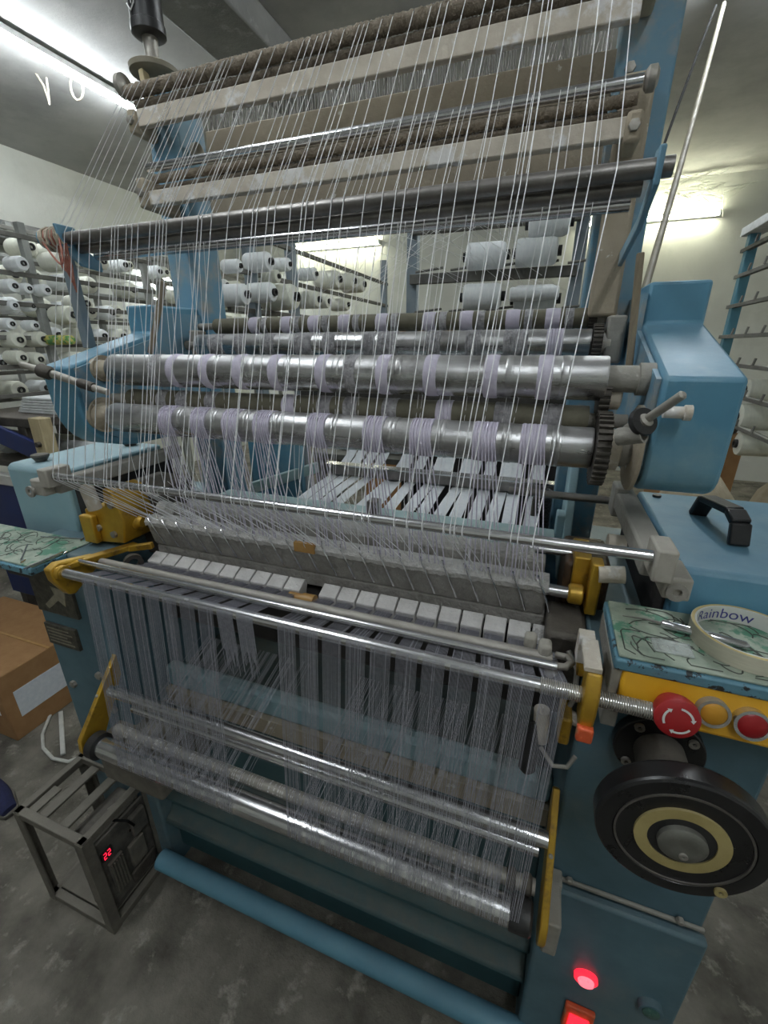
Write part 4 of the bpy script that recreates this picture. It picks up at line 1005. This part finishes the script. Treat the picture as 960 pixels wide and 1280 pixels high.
# far left rack, cones in rows
zf = [2.03, 1.87, 1.70, 1.54, 1.38, 1.22]
rack_y(-3.2, [2.1, 2.6, 3.2, 3.8, 4.4, 4.9], [z - .075 for z in zf] + [2.13], 1.5, 4.95, 'rack', 'rack_dark', 'long grey yarn rack far left along the wall', 2.16)
for r_, z in enumerate(zf):
    y = 1.6 + .05 * (r_ % 2)
    while y < 4.9:
        if random.random() < .8:
            place_cone(PC if (int(y * 10) + r_) % 3 else PW, (-3.13 + random.uniform(-.02, .02), y, z - .06 + .05), 'white yarn cone in the rows of the far left rack', 'cones of the far left rack')
        y += .165
# second far rack behind
rack_y(-3.95, [1.6, 2.4, 3.2, 4.0, 4.8], [2.1, 1.9, 1.7, 1.5, 1.3], 1.2, 5.0, 'rack', 'rack', 'grey yarn rack against the left wall behind the others', 2.2)
for r_, z in enumerate((2.1, 1.9, 1.7, 1.5, 1.3)):
    y = 1.3
    while y < 5.0:
        if random.random() < .55: place_cone(PC, (-3.88, y, z + .068), 'cream yarn cone on the rack against the left wall', 'cones against the left wall', s=.95)
        y += .22
# near left rack
rack_y(-2.6, [1.02, 1.765, 2.5], [1.975, 1.80, 1.66, 1.50, 1.36, 1.22], .7, 2.55, 'rack', 'rack_dark', 'grey yarn rack at the left edge nearest the blue housing', 2.04)
near = [(68, 327, -2.52, PC, 1.05), (20, 330, -2.55, PW, .9), (80, 394, -2.5, PC, 1.05), (10, 358, -2.55, PW, .85), (30, 361, -2.58, PW, .7), (52, 363, -2.55, PW, .75),
        (12, 382, -2.6, PW, .7), (35, 383, -2.62, PW, .65), (8, 405, -2.6, PW, .75), (38, 407, -2.6, PW, .7), (95, 420, -2.55, PC, 1.0), (15, 425, -2.6, PC, .9), (45, 424, -2.6, PC, .9), (20, 447, -2.55, PC, .8), (42, 449, -2.55, PC, .8), (93, 402, -2.66, PC, 1.1), (97, 380, -2.66, PC, 1.1)]
for k, (px, py, X, pr, s) in enumerate(sorted(near, key=lambda t: t[1])):
    place_cone(pr, atX(px, py, X), f'white yarn cone on the rack at the left edge, {ORD[k]} from the top', 'cones of the near left rack', s=s * .8)
q = atX(76, 425, -2.45)
o = MB().lathe((q.x - .10, q.y, q.z), (1, 0, 0), [(0, .022), (.01, .026), (.18, .022), (.185, .014)], 20).build('empty_core', 'core_green')
tag(o, 'empty green and yellow patterned yarn core on the near left rack', 'yarn core')
# middle rack along the depth
rk = rack_y(-1.5, [2.12, 2.52, 4.1], [1.975, 1.80, 1.625, 1.45], 1.9, 4.15, 'rack_blue', 'rack_dark', 'dark railed yarn rack in the middle behind the rollers', 2.16, pw=.05)
mk = 0
for (px, py, pr, s) in sorted(((290, 333, PW, .62), (323, 328, PW, .95), (292, 369, PW, 1.0), (327, 366, PW, 1.0), (352, 331, PW, .7), (350, 372, PC, 1.2), (385, 343, PW, .75), (410, 350, PC, 1.0), (385, 375, PC, .9), (400, 377, PC, .75), (430, 352, PC, .95), (425, 381, PC, .75), (338, 346, PC, .6), (442, 356, PC, 1.0))):
    X = -1.44; mk += 1
    place_cone(pr, atX(px, py, X), f'white yarn cone on the middle rack behind the rollers, {ORD[mk - 1]} from the left', 'cones of the middle rack', s=s)
LS = thing('low_stand', (-.62, 1.78, 0), 'low dark stand holding cones behind the front roller', 'stand')
MB().box(-.95, -.40, 1.68, 1.90, .985, 1.01).build('top_board', 'rack_dark', LS, bevel=.003)
for (x, y) in ((-.93, 1.70), (-.42, 1.70), (-.93, 1.88), (-.42, 1.88)): MB().box(x - .018, x + .018, y - .018, y + .018, 0, .985).build('leg', 'rack_dark', LS)
for k, (x, lb) in enumerate(((-.80, 'left'), (-.62, 'middle'), (-.47, 'right'))):
    place_cone(PW, (x, 1.78, 1.01 + .042), lb + ' one of the white cones on the low dark stand behind the tapes', 'low cones behind the tapes', s=.85)
# rack facing the camera in the middle right
RX = rack('yarn_rack', (-.28, 1.95, 0), 'blue posted yarn rack facing the aisle right of centre')
for x in (-.585, .045): MB().box(x - .022, x + .022, 1.93, 1.97, 0, 2.0).build('post', 'rack_blue', RX, bevel=.002)
for z in (1.705, 1.56, 1.88, 1.35, 1.12):
    MB().box(-.585, .045, 1.90, 1.93, z - .018, z + .018).build('rail', 'rack_dark', RX, bevel=.002)
    for k in range(5): MB().cyl((-.55 + k * .14, 1.87, z + .02), (-.44 + k * .14, 1.87, z + .03), .005, 6).build('peg', 'rack_dark', RX)
for (px, py, s, lb) in ((608, 320, 1.0, 'left cone on the middle rail'), (671, 315, 1.0, 'right cone on the middle rail'), (603, 371, 1.0, 'left cone on the lower rail'), (669, 374, 1.05, 'right cone on the lower rail'), (687, 279, .95, 'half hidden cone on the upper rail')):
    place_cone(PW, atY(px, py, 1.86), 'white yarn ' + lb + ' of the blue posted rack', 'cones right of centre', s=s * .97)
p_ = atY(668, 367, 1.80)
o = MB().lathe((p_.x - .085, p_.y, p_.z), (1, 0, 0), [(0, .02), (.004, .024), (.165, .022), (.168, .012)], 20).build('yarn_pirn', 'cone')
tag(o, 'slim white yarn pirn in front of the lower right cone', 'yarn cone')
# right rack
RT = rack('yarn_rack', (.8, 2.3, 0), 'teal posted peg rack at the right edge behind the blue cabinet')
MB().box(.78, .82, 2.73, 2.77, 0, 1.95).build('post', 'rack_teal', RT, bevel=.002)
MB().box(.78, .82, 1.70, 1.74, 0, 1.95).build('post', 'rack_teal', RT, bevel=.002)
MB().box(.76, .84, 1.4, 2.80, 1.925, 1.96).build('top_rail', 'paper', RT, bevel=.002)
for z in (1.865, 1.755, 1.625, 1.489, 1.365, 1.24, 1.12):
    MB().box(.775, .797, 1.3, 2.80, z - .008, z + .008).build('rail', 'rack_dark', RT, bevel=.001)
    for k in range(8): MB().cyl((.77, 1.42 + k * .17, z + .006), (.775, 1.42 + k * .17, z + .035), .005, 6).build('peg', 'rack_dark', RT)
for (px, py, s, lb) in ((958, 488, .85, 'upper'), (952, 522, 1.0, 'middle'), (948, 556, .9, 'lower')):
    place_cone(PC, atX(px, py, .86), lb + ' white yarn cone on the peg rack at the right edge', 'cones of the right rack', s=s)

# ------------------------------------------------------------------ clutter at the left: bench with navy panel
BN = thing('work_bench', (-2.5, 1.5, 0), 'old work bench with navy front panel left of the machine', 'bench')
MB().box(-2.54, -2.02, 1.22, 1.70, 1.13, 1.17).build('bench_top', 'dark', BN, bevel=.004)
MB().box(-2.54, -2.12, 1.20, 1.22, .25, .86).build('navy_panel', 'navy', BN, bevel=.004)
MB().box(-2.54, -2.10, 1.19, 1.23, .86, .91).build('rail', 'cable_white', BN, bevel=.004)
MB().box(-2.54, -2.10, 1.25, 1.68, .93, .96).build('lower_shelf', 'dark', BN, bevel=.004)
for (x, y) in ((-2.12, 1.25), (-2.12, 1.66), (-2.51, 1.25), (-2.51, 1.66)): MB().box(x - .025, x + .025, y - .025, y + .025, 0, 1.13).build('leg', 'dark', BN, bevel=.003)
MB().beam((-2.5, 1.2, 1.17), (-1.98, 1.2, 1.03), .02, .08, (0, 0, 1)).build('navy_strip', 'navy', BN, bevel=.003)
MB().beam((-1.935, 1.195, 1.185), (-1.945, 1.195, .85), .065, .05, (0, 1, 0)).build('upright', 'wood', BN, bevel=.003)
MB().cyl((-1.935, 1.17, 1.08), (-1.935, 1.155, 1.08), .011, 12).build('bolt', 'dark', BN)
for k in range(6):
    o = MB().box(-2.30 + .01 * k, -1.98 + random.uniform(-.015, .015), 1.34, 1.60, 1.171 + k * .012, 1.181 + k * .012).build('paper_pad', 'paper', bevel=.002)
    tag(o, f'white paper pad on the work bench, {ORD[5 - k]} from the top of its stack', 'paper', 'paper pads on the bench')
for (y, z, m, lb) in ((1.45, .995, 'paper', 'white cardboard tube lying on the lower bench shelf'), (1.55, .995, 'cone_cream', 'cream cardboard tube behind the white one on the bench shelf')):
    o = MB().ring((-2.45, y, z), (1, 0, 0), .025, .034, .62, 24).build('card_tube', m); tag(o, lb, 'tube')
for i, (x, z, lb) in enumerate(((-2.46, .975, 'crumpled white bag at the far left on the bench shelf'), (-2.30, .97, 'small crumpled white bag beside the white tube'))):
    b = MB(); vs = []; fs = []
    for a in range(7):
        for k in range(10):
            t = PI * a / 6; r_ = .07 * math.sin(t) * random.uniform(.75, 1.2) + .002
            vs.append((x + r_ * math.cos(k * PI / 5), 1.36 + r_ * math.sin(k * PI / 5), .962 + .06 * (1 - math.cos(t)) * random.uniform(.95, 1.05)))
    for a in range(6):
        for k in range(10): fs.append((a * 10 + k, a * 10 + (k + 1) % 10, a * 10 + 10 + (k + 1) % 10, a * 10 + 10 + k))
    tag(b.add(vs, fs).build('plastic_bag', 'paper', smooth=0), lb, 'bag')

# cartons and sacks behind
for i, (x, y, z, sx_, sy_, sz, lb) in enumerate(((-1.05, 3.4, 0, .55, .45, .5, 'brown carton at the bottom of the stack behind the rollers'), (-1.05, 3.4, .501, .55, .45, .5, 'brown carton in the middle of the stack behind the rollers'), (-1.02, 3.4, 1.002, .6, .45, .56, 'brown carton on top of the stack behind the rollers'))):
    o = MB().box(x - sx_ / 2, x + sx_ / 2, y - sy_ / 2, y + sy_ / 2, z, z + sz).build('carton', 'card', bevel=.004); tag(o, lb, 'box')
def sack(x, y, z, rx, ry, h, lb):
    b = MB(); vs = []; fs = []; n = 16; random.seed(int(abs(x * 1000)) + 3)
    prof = [(0, .6), (.12, .95), (.4, 1.05), (.7, .95), (.9, .7), (1, .25)]
    for (t, r_) in prof:
        for k in range(n):
            a = 2 * PI * k / n; w_ = r_ * random.uniform(.93, 1.07)
            vs.append((x + rx * w_ * math.cos(a), y + ry * w_ * math.sin(a), z + h * t))
    for i in range(len(prof) - 1):
        for k in range(n): fs.append((i * n + k, i * n + (k + 1) % n, (i + 1) * n + (k + 1) % n, (i + 1) * n + k))
    fs.append(tuple(range(n))[::-1]); fs.append(tuple(range(len(vs) - n, len(vs))))
    tag(b.add(vs, fs).build('cloth_sack', 'sack', smooth=60), lb, 'sack')
sack(.60, 1.95, 0, .17, .18, 1.0, 'tan cloth sack standing behind the right blue cabinet')
sack(.95, 2.05, 0, .16, .22, 1.0, 'tan cloth sack against the right peg rack')
o = MB().box(.70, 1.05, 2.9, 3.3, 0, .98).build('carton', 'card', bevel=.005); tag(o, 'tall brown carton behind the sacks at the right', 'box')
for (z, lb) in ((.981, 'dark folded cloth bundle on the tall carton at the right'),):
    o = MB().box(.72, 1.02, 2.92, 3.25, z, z + .16).build('cloth_bundle', 'dark', bevel=.03); tag(o, lb, 'bundle')
